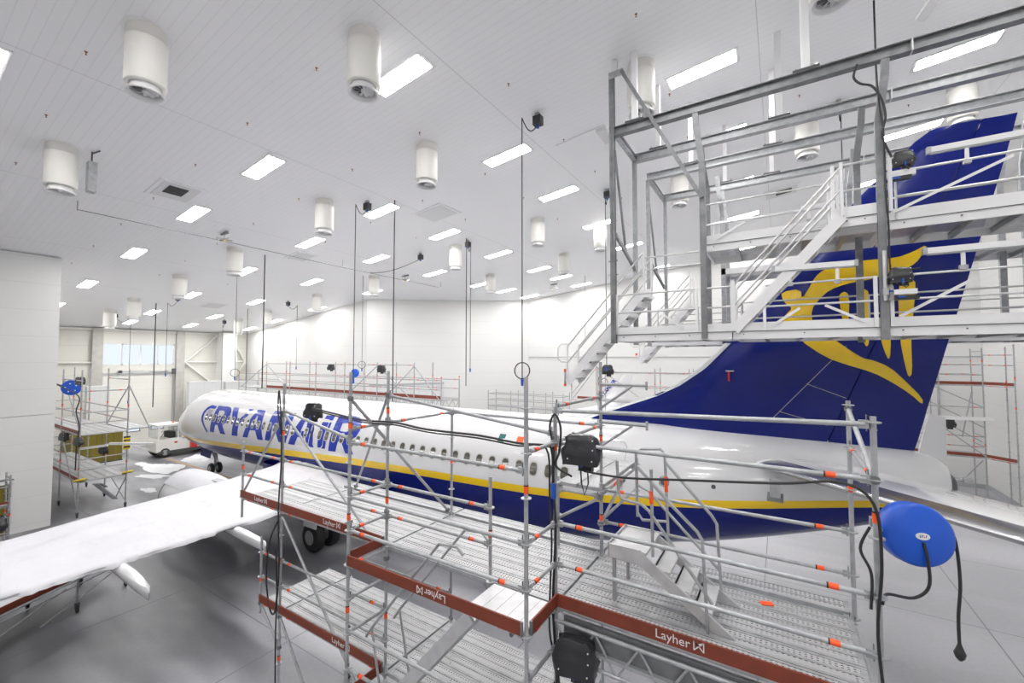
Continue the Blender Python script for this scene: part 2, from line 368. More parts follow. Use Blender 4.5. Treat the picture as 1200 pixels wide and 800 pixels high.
# ------------------------------------------------------------ ceiling things
ANG = math.atan(.119); CX = V((math.cos(ANG), 0, math.sin(ANG))); CY = V((0,1,0)); CN = CX.cross(CY)
def slab(b, c, lx, ly, z0, z1, m):
    """box in the slope of the ceiling; z0, z1 measured down from it"""
    c = V(c); vs = []
    for z in (z1, z0):
        for sx, sy in ((-1,-1),(1,-1),(1,1),(-1,1)): vs.append(c + CX*sx*lx/2 + CY*sy*ly/2 - CN*z)
    b.add(vs, [(0,3,2,1),(4,5,6,7),(0,1,5,4),(1,2,6,5),(2,3,7,6),(3,0,4,7)], m)
def onceil(x, y): return V((x, y, ceil_z(x)))
rows = {-21.5:'in the row along the port wall', -17.:'in the row high over the scaffold end', -11.7:'in the row beyond the port wing tip', -6.:'in the row over the port wing', -1.2:'in the row over the fuselage crown', 2.75:'in the row just starboard of the crown', 7.5:'in the row over the starboard wing',
        12.5:'in the row over the starboard wing tip', 16.:'in the second row from the starboard wall', 19.9:'in the row along the starboard wall'}
cols = [-7.4, -3.1, 3.1, 9.8, 15.85, 20.85, 27.1, 33.2, 39.0]
cname = ['nearest the nose wall','second from the nose wall','third from the nose wall','fourth from the nose wall','over the front cabin','by the wing root','by the rear cabin','by the fin root','nearest the tail wall']
proto = None
for y, rn in rows.items():
    for i, x in enumerate(cols):
        if y < -6.5 and x < 9: continue
        if y < -5 and x < -5: continue
        if y > 8 and x < 11: continue
        if y > 14 and x < 15.: continue
        if y == 16. and x > 21: continue
        if y < -8 and (x < 16 or (x < 21 and y < -12)): continue
        c = onceil(x, y); lab = 'ceiling light %s, %s' % (rn, cname[i])
        if proto is None:
            t = Thing('ceiling_light', c, lab, 'ceiling light', 'rectangular ceiling lights')
            b = MB(); slab(b, c, 1.78, .60, .002, .02, 'white_plain'); t.part('frame', b)
            b = MB(); slab(b, c, 1.62, .48, .021, .026, 'lamp_glow'); t.part('diffuser', b)
            proto = t.o
        else: copy_thing(proto, c, lab, 'rectangular ceiling lights')
fans = [(24.2,-10.,'over the port wing, with a greyer side'),(27.4,-7.3,'over the port wing flap'),(25.5,-3.4,'hanging between the port wing and the crown'),(18.2,-10.,'with a junction box on its side near the partition'),
 (20.1,-3.3,'over the middle of the title lettering'),(31.95,-2.42,'behind the front posts of the tail dock'),(35.75,-3.45,'above the long tail dock beams at the picture edge'),(13.,-3.2,'next to the ceiling hook over the title'),(7.2,-3.3,'over the nose, port side'),
 (.6,-3.3,'over the tow tractor'),(-3.4,-3.4,'nearest the sectional door, port side'),(7.1,4.9,'over the nose, starboard side'),(13.1,4.9,'over the front cabin, starboard side'),(20.1,4.5,'over the wing root, starboard side'),(25.1,4.6,'over the rear cabin, starboard side'),
 (27.,7.9,'beside the lower stair of the tail dock'),(31.5,4.8,'behind the beams at the front of the tail dock'),(35.7,3.8,'behind the tail dock beams beside the fin'),(39.65,4.9,'directly behind the top of the blue fin'),(17.9,10.9,'over the starboard wing, forward one'),(23.6,10.7,'over the starboard wing, rear one'),
 (.9,4.7,'in front of the white pilaster'),(-3.5,4.7,'nearest the nose wall, starboard side')]
def make_fan(x, y, lab):
    c = onceil(x, y); t = Thing('ceiling_fan', c, 'white drum ceiling fan '+lab, 'fan', 'cylindrical ceiling fan units')
    b = MB(); b.lathe(c, -CN, [(0,.45),(.012,.45),(.013,.001)], 'hatch_white', 32, False); t.part('mounting_plate', b)
    dn = V((0,0,-1))
    b = MB(); b.lathe(c, dn, [(-.06,.37),(.24,.37),(.24,.385),(.245,.385)], 'cream_white', 28); t.part('collar', b)
    b = MB(); b.lathe(c, dn, [(.24,.385),(1.22,.385),(1.24,.375),(1.24,.29)], 'cream_white', 28)
    for k in range(5):
        a0 = PI*.9 + k*.14; a1 = a0+.14
        b.add([c+V((.389*math.cos(a), .389*math.sin(a), -z)) for a, z in ((a0,.36),(a1,.36),(a1,1.1),(a0,1.1))], [(0,1,2,3)], 'fan_grey')  # slightly greyer panel on one side of each drum
    t.part('drum', b)
    b = MB(); b.lathe(c, dn, [(1.22,.28),(1.38,.28),(1.40,.36),(1.425,.365),(1.42,.31),(1.36,.28),(1.25,.27)], 'white_plain', 28); t.part('outlet_ring', b)
    b = MB(); b.lathe(c, dn, [(1.27,.0),(1.27,.27)], 'galvanised_dark', 20); b.lathe(c, dn, [(1.33,.0),(1.33,.07),(1.37,.06),(1.385,0)], 'white_plain', 12)
    for k in range(9):
        a = 2*PI*k/9; e = V((math.cos(a), math.sin(a), 0)); f = V((-math.sin(a), math.cos(a), 0)); o = c+V((0,0,-1.35))
        b.add([o+e*.06-f*.02+V((0,0,.03)), o+e*.24-f*.05+V((0,0,.035)), o+e*.24+f*.05-V((0,0,.01)), o+e*.06+f*.03-V((0,0,.01))], [(0,1,2,3)], 'white_plain', False)
    t.part('impeller', b)
    t.o.scale = (.88, .88, .9)
    return t.o
f0 = None
for x, y, lab in fans:
    if f0 is None: f0 = make_fan(x, y, lab)
    else: copy_thing(f0, onceil(x, y), 'white drum ceiling fan '+lab)
t = Thing('junction_box', onceil(18.35, -9.45)+V((0,0,-.4)), 'blue-grey box on a bracket beside a drum fan near the partition', 'box')
b = MB(); c = onceil(18.35, -9.45); b.box(c+V((-.05,-.08,-1.15)), c+V((.2,.1,-.3)), 'galvanised'); t.part('case', b)
b = MB(); b.tube(c+V((.1,0,-.3)), c+V((.1,0,.0)), .02, 'dark_steel'); b.tube(c+V((.1,0,-.05)), c+V((.35,.1,-.0)), .02, 'dark_steel'); t.part('bracket', b)
# sprinklers on their 3.15 m grid
sx = [6.82, 9.95, 13.25, 16.4, 19.64, 22.75, 25.85, 29.0, 32.3, 35.45, 38.5]; sy = [-10.56, -7.4, -4.07, -.75, 2.0, 5.2]
s0 = None
for j, y in enumerate(sy):
    for i, x in enumerate(sx):
        if (y < -10 and x < 15) or (y > 1 and x < 19) or (y > 4 and x < 25) or (y < -7 and x > 27) or (y < -3 and x > 33): continue
        c = onceil(x, y)
        lab = 'tiny brass ceiling sprinkler, %s along the %s row from the port side' % (ORD[i], ORD[j])
        if s0 is None:
            b = MB(); c0 = V((0,0,0)); b.lathe(c0, (0,0,-1), [(0,.05),(.01,.05),(.012,.018),(.05,.018),(.055,.012),(.09,.012),(.09,.03),(.1,.03),(.1,.0)], 'orange_brass', 8)
            s0 = b.build('sprinkler'); s0.location = c; s0.scale = (.6, .6, .65); tag(s0, lab, 'sprinkler', 'ceiling sprinklers')
        else:
            o = s0.copy(); COL.objects.link(o); o.location = c; o['label'] = lab
# hatches
def hatch(x, y, lx, ly, lab, grille=True, open_=False):
    c = onceil(x, y); t = Thing('ceiling_vent', c, lab, 'vent', 'square ceiling vents')
    b = MB(); slab(b, c, lx, ly, 0, .03, 'hatch_white'); slab(b, c, lx-.25, ly-.25, .03, .045, 'white_plain'); t.part('frame', b)
    if grille: b = MB(); slab(b, c+CX*.1+CY*-.05, lx*.42, ly*.42, .046, .06, 'rubber'); t.part('grille', b)
hatch(17.4, -7.1, 1.5, 1.3, 'square white ceiling vent with a black grille before the partition')
hatch(35., 10.3, 1.5, 1.3, 'ceiling vent with a black grille seen through the dock railings')
hatch(.7, 1.05, 1.5, 1.3, 'ceiling vent over the nose near the sectional door', False)
hatch(22.3, .6, 1.6, 1.4, 'flush white ceiling hatch over the fuselage crown', False)
hatch(13.8, -.4, 1.3, 1.1, 'faint flush ceiling hatch over the front cabin', False)
t = Thing('roof_hatch', onceil(29.5, .1), 'white ceiling roof hatch with a splayed edge left of the dock post', 'hatch')
b = MB(); c = onceil(29.5, .1)
slab(b, c, 1.7, 1.5, 0, .05, 'hatch_white'); t.part('frame', b); b = MB(); b.prism([c+CX*.85-CY*.75-CN*.05, c+CX*.85+CY*.1-CN*.05, c+CX*.55+CY*.1-CN*.05, c+CX*.55-CY*.75-CN*.05], -CN*.12, 'white_plain'); t.part('splayed_edge', b)
# crane hooks / antennas
def hook(x, y, lab, drop=.35):
    c = onceil(x, y); t = Thing('ceiling_hanger', c, lab, 'ceiling hanger', 'small ceiling hangers')
    b = MB(); b.tube(c, c-V((0,0,drop)), .025, 'galvanised', 6); t.part('rod', b)
    b = MB(); e = c-V((0,0,drop)); b.box(e+V((-.35,-.03,-.03)), e+V((.35,.03,.03)), 'galvanised'); b.box(e+V((-.03,-.3,-.03)), e+V((.03,.3,.03)), 'galvanised'); b.box(c+V((-.3,-.03,-.09)), c+V((.3,.03,-.0)), 'galvanised_dark')
    b.tube(e, e-V((0,0,.12)), .035, 'yellow_cap', 6); t.part('cross_arm', b)
hook(14.7, -4.4, 'cross-shaped ceiling hanger with a yellow tip over the title', .3)
hook(14.4, 6.3, 'cross-shaped ceiling hanger over the starboard wing root', .3)
hook(25.3, 14.9, 'cross-shaped ceiling hanger left of the dock stair', 1.0)
hook(19.5, 17.5, 'short ceiling hanger near the oblique wall corner', .35)
# catenary wires under the ceiling
b = MB(); b.path([onceil(14.7, -8.9)+V((0,0,-.35)), onceil(14.7, -4.4)+V((0,0,-.38)), onceil(14.5, 1.5)+V((0,0,-.38)), onceil(14.4, 6.3)+V((0,0,-.35)), onceil(14.4,9.5)+V((0,0,-.35))], .012, 'dark_steel', 5)
for y in (-8.9, 1.5, 9.5): b.tube(onceil(14.6, y)+V((0,0,-.35)), onceil(14.6, y), .012, 'dark_steel', 5)
tag(b.build('hanging_wire'), 'thin dark wire strung below the ceiling across the hall', 'wire')

# drop cables
def drop_cable(x, y, z1, lab, box=None, kind='plug', r=.016, loop=False, sway=.0):
    """cable from the ceiling at (x, y) down to z1; box = (x, y) of the ceiling socket it runs from"""
    c = onceil(x, y); t = Thing('hanging_cable', c, lab, 'cable', 'cables hanging from the ceiling')
    b = MB(); pts = []
    if box:
        k = onceil(*box); e = k+V((0,0,-.35))
        for i in range(9):
            u = i/8.; s = u*u*(3-2*u); pts.append(V((e.x+(x-e.x)*u, e.y+(y-e.y)*u, e.z-.3*math.sin(u*PI)*.9-.1*s)))
        pts.append(V((x, y, e.z-.35)))
    else: pts.append(c)
    z0 = pts[-1].z; n = 10
    for i in range(1, n+1): pts.append(V((x+sway*math.sin(i/n*PI), y, z0+(z1-z0)*i/n)))
    b.path(pts, r, 'rubber', 6); t.part('lead', b)
    if box:
        b = MB(); k = onceil(*box); b.box(k+V((-.06,-.06,-.14)), k+V((.06,.06,0)), 'galvanised'); b.box(k+V((-.12,-.1,-.36)), k+V((.13,.1,-.1)), 'black_plastic'); b.box(k+V((-.125,-.06,-.3)), k+V((-.12,.0,-.24)), 'orange_tape')
        b.tube(k+V((0,0,-.36)), k+V((0,0,-.44)), .045, 'blue_plug', 8); t.part('socket_box', b)
    if loop:
        b = MB(); rr = .22; b.path([(x+rr*math.cos(a)*.6, y+rr*math.cos(a)*.8, z1+.25+rr*math.sin(a)) for a in [2*PI*i/20 for i in range(21)]], r, 'rubber', 6); t.part('coil', b)
    if kind == 'plug':
        b = MB(); b.tube((x, y, z1+.02), (x, y, z1-.16), .045, 'blue_plug', 8, .035); t.part('plug', b)
    return t
def zat(px, py, y): return at(px, py, y=y).z
p = at(612, 445, y=-3.2); drop_cable(p.x, -3.2, p.z, 'black cable with a coiled end and blue plug, over the rear cabin', (29.0, -2.5), loop=True)
p = at(414, 440, y=-3.0); drop_cable(p.x, -3.0, p.z, 'long black cable ending behind the scaffold post, over the title', (21.2, -2.2))
p = at(460, 470, y=-1.5); drop_cable(p.x, -1.5, p.z, 'thick straight black cable hanging down to the fuselage crown', None, 'none', r=.022)
p = at(307, 455, y=-1.8); drop_cable(p.x, -1.8, p.z, 'thick straight black cable over the front cabin', None, 'none', r=.03)
p = at(275, 442, y=-1.06); drop_cable(p.x, -1.06, p.z, 'thin cable with a looped end right above the nose', None, loop=True)
p = at(546, 452, y=4.0); drop_cable(p.x, 4.0, p.z, 'straight black cable hanging at the starboard wing root', None, 'none', r=.022)
p = at(551, 432, y=4.0); drop_cable(p.x, 4.0, p.z, 'cable with blue plug beside the straight one at the wing root', (21.1, 4.3), loop=False)
p = at(347, 430, y=4.2); drop_cable(p.x, 4.2, p.z, 'thin cable running from a ceiling socket to the far guard rail', (4.5, 4.3))
p = at(424, 432, y=4.3); drop_cable(p.x, 4.3, p.z, 'grey cable with a small loop hanging over the far scaffold', (18.1, 3.9), loop=True)
p = at(179, 477, y=-1.96); drop_cable(p.x, -1.96, p.z, 'thick black cable hanging free in front of the sectional door', None, 'none', r=.03)
p = at(194, 438, y=-1.94); drop_cable(p.x, -1.94, p.z, 'short cable with a plug beside the clear door windows', (2.8, -1.8), r=.013)
p = at(150, 470, y=-2.46); drop_cable(p.x, -2.46, p.z, 'thin cable with a plug over the port nose scaffold', (-4.2, -2.9), r=.013)
p = at(259, 462, y=3.6); drop_cable(p.x, 3.6, p.z, 'thin cable from a ceiling socket behind the nose booth', (-3.9, 3.8), r=.013)
p = at(288, 458, y=3.4); drop_cable(p.x, 3.4, p.z, 'black cable hanging down to the far guard rail end', None, 'none', r=.02)
p = at(711, 430, y=3.7); drop_cable(p.x, 3.7, p.z, 'black cable hanging behind the front posts of the tail dock', (28.8, 3.9))
p = at(686, 400, y=17.3); drop_cable(p.x, 17.3, p.z, 'thin cable on the starboard wall side of the dock stair', None, 'none', r=.012)
p = at(1028, 120, y=-.96); drop_cable(p.x, -.96, p.z, 'black cable dropping onto the long tail dock beam', None, 'none', r=.02)
p = at(986, 160, y=3.2); drop_cable(p.x, 3.2, p.z-1.6, 'black cable with socket behind the upper dock railing', (36.5, 3.2))
# ============================================================ THE AIRCRAFT
ST = [  # x, half width, z centre of the ring, up, down, z of stripe top, z of stripe bottom
 (0.0,.02,2.75,.02,.02,2.752,2.748),(.12,.26,2.76,.24,.24,2.70,2.62),(.4,.52,2.80,.48,.46,2.66,2.55),(.9,.86,2.88,.80,.74,2.62,2.47),(1.5,1.14,2.98,1.10,.98,2.60,2.42),(2.2,1.37,3.08,1.45,1.2,2.585,2.39),
 (2.9,1.54,3.17,1.78,1.38,2.58,2.38),(3.8,1.69,3.26,1.99,1.56,2.585,2.37),(5.0,1.81,3.33,2.05,1.74,2.61,2.38),(6.5,1.87,3.38,2.03,1.93,2.66,2.40),(8.,1.88,3.40,2.01,2.01,2.74,2.46),
 (10.5,1.88,3.40,2.01,2.01,2.87,2.58),(13.,1.88,3.40,2.01,2.01,3.0,2.71),(16.,1.88,3.40,2.01,2.01,3.14,2.86),(20.,1.88,3.40,2.01,2.01,3.32,3.05),(24.,1.88,3.40,2.01,2.01,3.41,3.17),(27.,1.88,3.40,2.01,2.01,3.46,3.24),
 (28.5,1.86,3.44,1.97,1.90,3.50,3.28),(30.,1.82,3.52,1.90,1.78,3.57,3.36),(31.5,1.74,3.64,1.78,1.62,3.68,3.48),(33.,1.60,3.80,1.60,1.44,3.84,3.64),(34.5,1.38,4.00,1.37,1.18,4.02,3.84),
 (35.8,1.12,4.18,1.15,.93,4.19,4.03),(36.8,.90,4.36,.92,.74,4.30,4.15),(37.35,.76,4.46,.80,.62,4.36,4.2),(37.65,.60,4.53,.66,.50,4.4,4.27),(37.83,.38,4.58,.46,.36,4.46,4.38),(37.92,.10,4.62,.14,.10,4.60,4.58)]
def interp(x):
    if x <= ST[0][0]: return ST[0][1:]
    for a, b in zip(ST, ST[1:]):
        if x <= b[0]:
            t = (x-a[0])/(b[0]-a[0]); return tuple(p+(q-p)*t for p, q in zip(a[1:], b[1:]))
    return ST[-1][1:]
def fus_y(x, z):
    w, zc, up, dn, _, _ = interp(x); h = up if z > zc else dn
    return w*math.sqrt(max(0, 1-((z-zc)/h)**2))
FZ = V((19.6, 0, 0))
air = Thing('airliner', FZ, 'white, blue and yellow passenger jet with snow on its wings, parked in the hangar', 'airplane')
NT, NS, NB = 16, 2, 8                                # rows crown -> stripe -> keel on each side
def ring(x):
    w, zc, up, dn, s1, s0 = interp(x)
    def ang(z): h = up if z > zc else dn; return math.acos(max(-1, min(1, (z-zc)/h)))
    a1, a0 = ang(s1), ang(s0); th = [a1*i/NT for i in range(NT)]+[a1+(a0-a1)*i/NS for i in range(NS)]+[a0+(PI-a0)*i/NB for i in range(NB+1)]
    out = []
    for t in th:
        h = up if math.cos(t) > 0 else dn
        out.append((w*math.sin(t), zc+h*math.cos(t)))
    return out
xs = [0,.05,.12,.25,.4,.65,.9,1.2,1.5,1.85,2.2,2.55,2.9,3.35,3.8,4.4,5.,5.75,6.5,7.2,8]+[8+i for i in range(1, 20)]+[27.7,28.5,29.2,30,30.7,31.5,32.2,33,33.7,34.5,35.2,35.8,36.3,36.8,37.1,37.35,37.5,37.65,37.75,37.83,37.88,37.92]
def smooth_ring(x):
    if x < .3 or x > 37.2: return ring(x)
    h = .35; a = ring(x-h*.8 if x-h*.8 > 0 else 0); b = ring(x); c = ring(min(37.9, x+h*.8))
    return [((p[0]+2*q[0]+r[0])/4, (p[1]+2*q[1]+r[1])/4) for p, q, r in zip(a, b, c)]
b = MB()
for side in (-1, 1):
    R = [[V((x, side*y, z)) for y, z in smooth_ring(x)] for x in xs]
    for (k0, k1, m) in ((0, NT, 'white_paint'), (NT, NT+NS, 'yellow_paint'), (NT+NS, NT+NS+NB, 'navy_paint')):
        b.grid([r[k0:k1+1] for r in R], m)
o = air.part('fuselage', b)
bm = bmesh.new(); bm.from_mesh(o.data); bmesh.ops.remove_doubles(bm, verts=bm.verts, dist=.0015); bmesh.ops.recalc_face_normals(bm, faces=bm.faces); bm.to_mesh(o.data); bm.free()
fus = o
# belly fairing
b = MB(); rows_ = []
for x, w, zt, zb in ((11.8,.6,1.75,1.40),(12.6,1.5,2.1,1.22),(14.,1.95,2.3,1.08),(17.,2.02,2.35,1.02),(20.,2.02,2.3,1.04),(22.,1.7,2.1,1.2),(23.4,.7,1.8,1.42)):
    rows_.append([V((x, w*math.cos(t), zt-(zt-zb)*math.sin(t)**.7 if t > 0 else zt)) for t in [PI*i/16 for i in range(17)]])
b.grid(rows_, 'navy_paint'); air.part('belly_fairing', b)

def conform(name, polys, mat, surf, parent, lift=.006, nx=(), nz=(), label=None, plane='fus', mirror=False):
    """a thin painted mark laid on a skin: polygons in (x, z), cut into a mesh fine enough to follow the skin"""
    bm = bmesh.new()
    for poly in polys:
        outer, holes = poly if isinstance(poly, tuple) else (poly, [])
        es = []
        for lp in [outer]+holes:
            vs = [bm.verts.new((x, 0, z)) for x, z in lp]
            es += [bm.edges.new((vs[i], vs[(i+1) % len(vs)])) for i in range(len(vs))]
        bmesh.ops.triangle_fill(bm, use_beauty=True, use_dissolve=False, edges=es)
    for x in nx: bmesh.ops.bisect_plane(bm, geom=bm.verts[:]+bm.edges[:]+bm.faces[:], plane_co=(x, 0, 0), plane_no=(1, 0, 0))
    for z in nz: bmesh.ops.bisect_plane(bm, geom=bm.verts[:]+bm.edges[:]+bm.faces[:], plane_co=(0, 0, z), plane_no=(0, 0, 1))
    for v in bm.verts:
        v.co.y = -(surf(v.co.x, v.co.z)+lift)
        v.co -= FZ
    bmesh.ops.recalc_face_normals(bm, faces=bm.faces)
    me = bpy.data.meshes.new(name); bm.to_mesh(me); bm.free(); me.materials.append(M[mat])
    for p in me.polygons: p.use_smooth = True
    o = bpy.data.objects.new(name, me); COL.objects.link(o); o.parent = parent
    if label: o['label'] = label
    return o
def rounded(pts, n=2):
    """cut corners of a polygon (Chaikin) so that a traced outline runs smooth"""
    for _ in range(n):
        out = []
        for i in range(len(pts)):
            a, c = pts[i], pts[(i+1) % len(pts)]
            out += [(a[0]*.75+c[0]*.25, a[1]*.75+c[1]*.25), (a[0]*.25+c[0]*.75, a[1]*.25+c[1]*.75)]
        pts = out
    return pts
zs = [3.1+.1*i for i in range(20)]; xz = [6+.5*i for i in range(32)]
lets = {
 'letter_r': [([(7.76,3.25),(8.25,3.25),(8.36,3.68),(8.60,3.68),(8.98,3.26),(9.55,3.26),(9.15,3.74),(9.5,3.9),(9.66,4.15),(9.55,4.45),(9.3,4.62),(9.0,4.67),(7.77,4.66),(7.86,4.2)], [[(8.32,4.12),(8.26,4.43),(8.72,4.45),(8.93,4.36),(8.92,4.22),(8.75,4.12)]])],
 'letter_y': [[(10.24,3.28),(10.84,3.30),(10.84,3.9),(11.44,4.43),(11.06,4.45),(10.64,4.08),(10.42,4.25),(10.08,4.68),(9.48,4.67),(9.9,4.2),(10.24,3.88)], [(10.95,4.52),(11.15,4.69),(11.57,4.69),(11.42,4.51)]],
 'letter_a': [([(11.37,3.31),(11.86,3.33),(12.03,3.72),(12.54,3.74),(12.83,3.33),(13.34,3.35),(12.98,4.1),(12.72,4.7),(11.96,4.70),(11.8,4.32),(11.6,3.84)], [[(12.14,4.0),(12.24,4.42),(12.34,4.42),(12.5,4.01)]])],
 'letter_n': [[(13.50,3.37),(14.04,3.37),(13.99,4.1),(14.12,4.12),(14.72,3.40),(15.30,3.42),(15.44,3.9),(15.34,4.74),(14.84,4.73),(14.90,4.18),(14.78,4.16),(14.38,4.56),(13.52,4.54),(13.58,3.96)], [(13.5,4.61),(13.5,4.74),(14.16,4.75),(14.3,4.62)]],
 'letter_a.001': [([(15.50,3.39),(16.02,3.41),(16.2,3.78),(16.78,3.8),(17.0,3.43),(17.5,3.46),(17.2,4.2),(17.0,4.80),(16.1,4.78),(15.92,4.35),(15.72,3.9)], [[(16.32,4.06),(16.42,4.48),(16.56,4.48),(16.72,4.07)]])],
 'letter_i': [[(17.76,3.46),(18.34,3.49),(18.36,4.04),(18.30,4.56),(17.62,4.54),(17.70,4.0)], [(17.62,4.62),(17.62,4.80),(18.24,4.82),(18.28,4.64)]],
 'letter_r.001': [([(18.58,3.43),(19.10,3.45),(19.2,3.88),(19.42,3.9),(19.78,3.46),(20.32,3.47),(19.95,3.98),(20.3,4.15),(20.42,4.4),(20.3,4.68),(20.0,4.84),(19.6,4.88),(18.52,4.84),(18.6,4.4)], [[(19.1,4.28),(19.06,4.58),(19.55,4.62),(19.75,4.52),(19.72,4.36),(19.55,4.28)]])],
}
def squeeze(l): return [(x if x < 17.5 else 17.5+(x-17.5)*.94, z) for x, z in l]
for k, pl in lets.items():
    pl = [(squeeze(q[0]), [squeeze(h) for h in q[1]]) if isinstance(q, tuple) else squeeze(q) for q in pl]
    o = conform(k, pl, 'title_blue', fus_y, fus, nx=xz, nz=zs, label='dark blue title letter on the front fuselage')
# harp outline ahead of the title: figure, neck and strings
conform('harp_emblem', [[(6.58,3.77),(7.42,3.14),(7.5,3.24),(7.02,3.62),(6.78,3.87),(6.70,4.15),(6.80,4.36),(7.08,4.48),(7.60,4.47),(7.70,4.62),(7.0,4.66),(6.66,4.52),(6.46,4.25),(6.46,4.0)]]
        + [[(6.88+.11*i,3.95-.03*i),(6.92+.11*i,3.95-.03*i),(7.06+.11*i,4.42),(7.02+.11*i,4.42)] for i in range(5)], 'title_blue', fus_y, fus, nx=xz, nz=zs, label='dark blue harp emblem ahead of the title')
# registration-like small flags behind the wing: green and orange bars
conform('flag_mark', [[(26.9,4.62),(27.15,4.62),(27.15,4.86),(26.9,4.86)]], 'teal', fus_y, fus, nx=(27.,), label='small green bar of a flag')
conform('flag_mark', [[(27.6,4.64),(27.85,4.64),(27.85,4.84),(27.6,4.84)]], 'orange_tape', fus_y, fus, nx=(27.7,), label='small orange bar of a flag')

# cabin windows: rim and pane, one part each, port side as seen
wx = [29.44-.508*k for k in range(46)]
skip = {24, 26, 29}                                    # blank bays by the overwing exits and the riser bay
def oval(cx, cz, hx, hz, n=16):
    out = []
    for k in range(n):
        t = 2*PI*k/n; c, s = math.cos(t), math.sin(t)
        out.append((cx+hx*abs(c)**.7*(1 if c > 0 else -1), cz+hz*abs(s)**.7*(1 if s > 0 else -1)))
    return out
for i, x in enumerate(wx):
    if i in skip or x < 6.6: continue
    r = conform('cabin_window', [oval(x, 4.02, .155, .215)], 'window_rim', fus_y, fus, .009, nz=(3.9, 4.02, 4.14))
    conform('window_pane', [oval(x, 4.02, .120, .178)], 'window_dark', fus_y, r, .013, nz=(3.9, 4.02, 4.14))
# overwing exits, doors: thin outlines
def outline(x0, x1, z0, z1, w=.022, rr=.12):
    def rect(a0, a1, c0, c1, q): return [(a0+q,c0),(a1-q,c0),(a1,c0+q),(a1,c1-q),(a1-q,c1),(a0+q,c1),(a0,c1-q),(a0,c0+q)]
    return (rect(x0, x1, z0, z1, rr), [rect(x0+w, x1-w, z0+w, z1-w, rr)])
zz = [2.7+.15*i for i in range(18)]
for x in (16.73, 17.75): conform('overwing_exit', [outline(x-.36, x+.36, 3.46, 4.66, .035)], 'white_paint', fus_y, fus, .010, nz=zz, label='white outlined overwing exit among the title letters')
conform('entry_door', [outline(4.0, 4.95, 2.78, 4.62)], 'grey_paint', fus_y, fus, .008, nx=(4.3, 4.6), nz=zz)
conform('rear_door', [outline(30.35, 31.15, 3.7, 5.0)], 'grey_paint', fus_y, fus, .006, nx=(30.6, 30.9), nz=zz)
conform('vent_port', [oval(32.2, 4.18, .13, .13)], 'bare_metal', fus_y, fus, .012, label='round chrome valve ring behind the cabin windows'); conform('vent_port', [oval(32.2, 4.18, .085, .085)], 'dark_steel', fus_y, fus, .016)
conform('vent_port', [oval(33.35, 4.2, .05, .05)], 'dark_steel', fus_y, fus, .012)
# nose details: cockpit side windows, probes, radome seam
for poly in ([(1.62,3.62),(2.05,3.70),(2.12,4.10),(1.86,4.06)], [(2.12,3.72),(2.5,3.80),(2.55,4.22),(2.19,4.14)], [(2.57,3.83),(2.9,3.98),(2.86,4.22),(2.62,4.22)]):
    conform('cockpit_window', [poly], 'cockpit_glass', fus_y, fus, .012, nx=(1.8, 2.0, 2.3, 2.7), nz=(3.8, 3.95, 4.1))
conform('access_panel', [outline(3.0, 3.35, 3.0, 3.3, .02, .05)], 'grey_paint', fus_y, fus, .008, nz=(3.1, 3.2), nx=(3.1, 3.2))
b = MB(); b.tube((2.6,-1.5,2.95), (2.3,-1.62,2.95), .02, 'bare_metal', 6); b.tube((2.9,-1.56,3.3), (2.6,-1.68,3.3), .02, 'bare_metal', 6); air.part('pitot_probe', b, parent=fus)

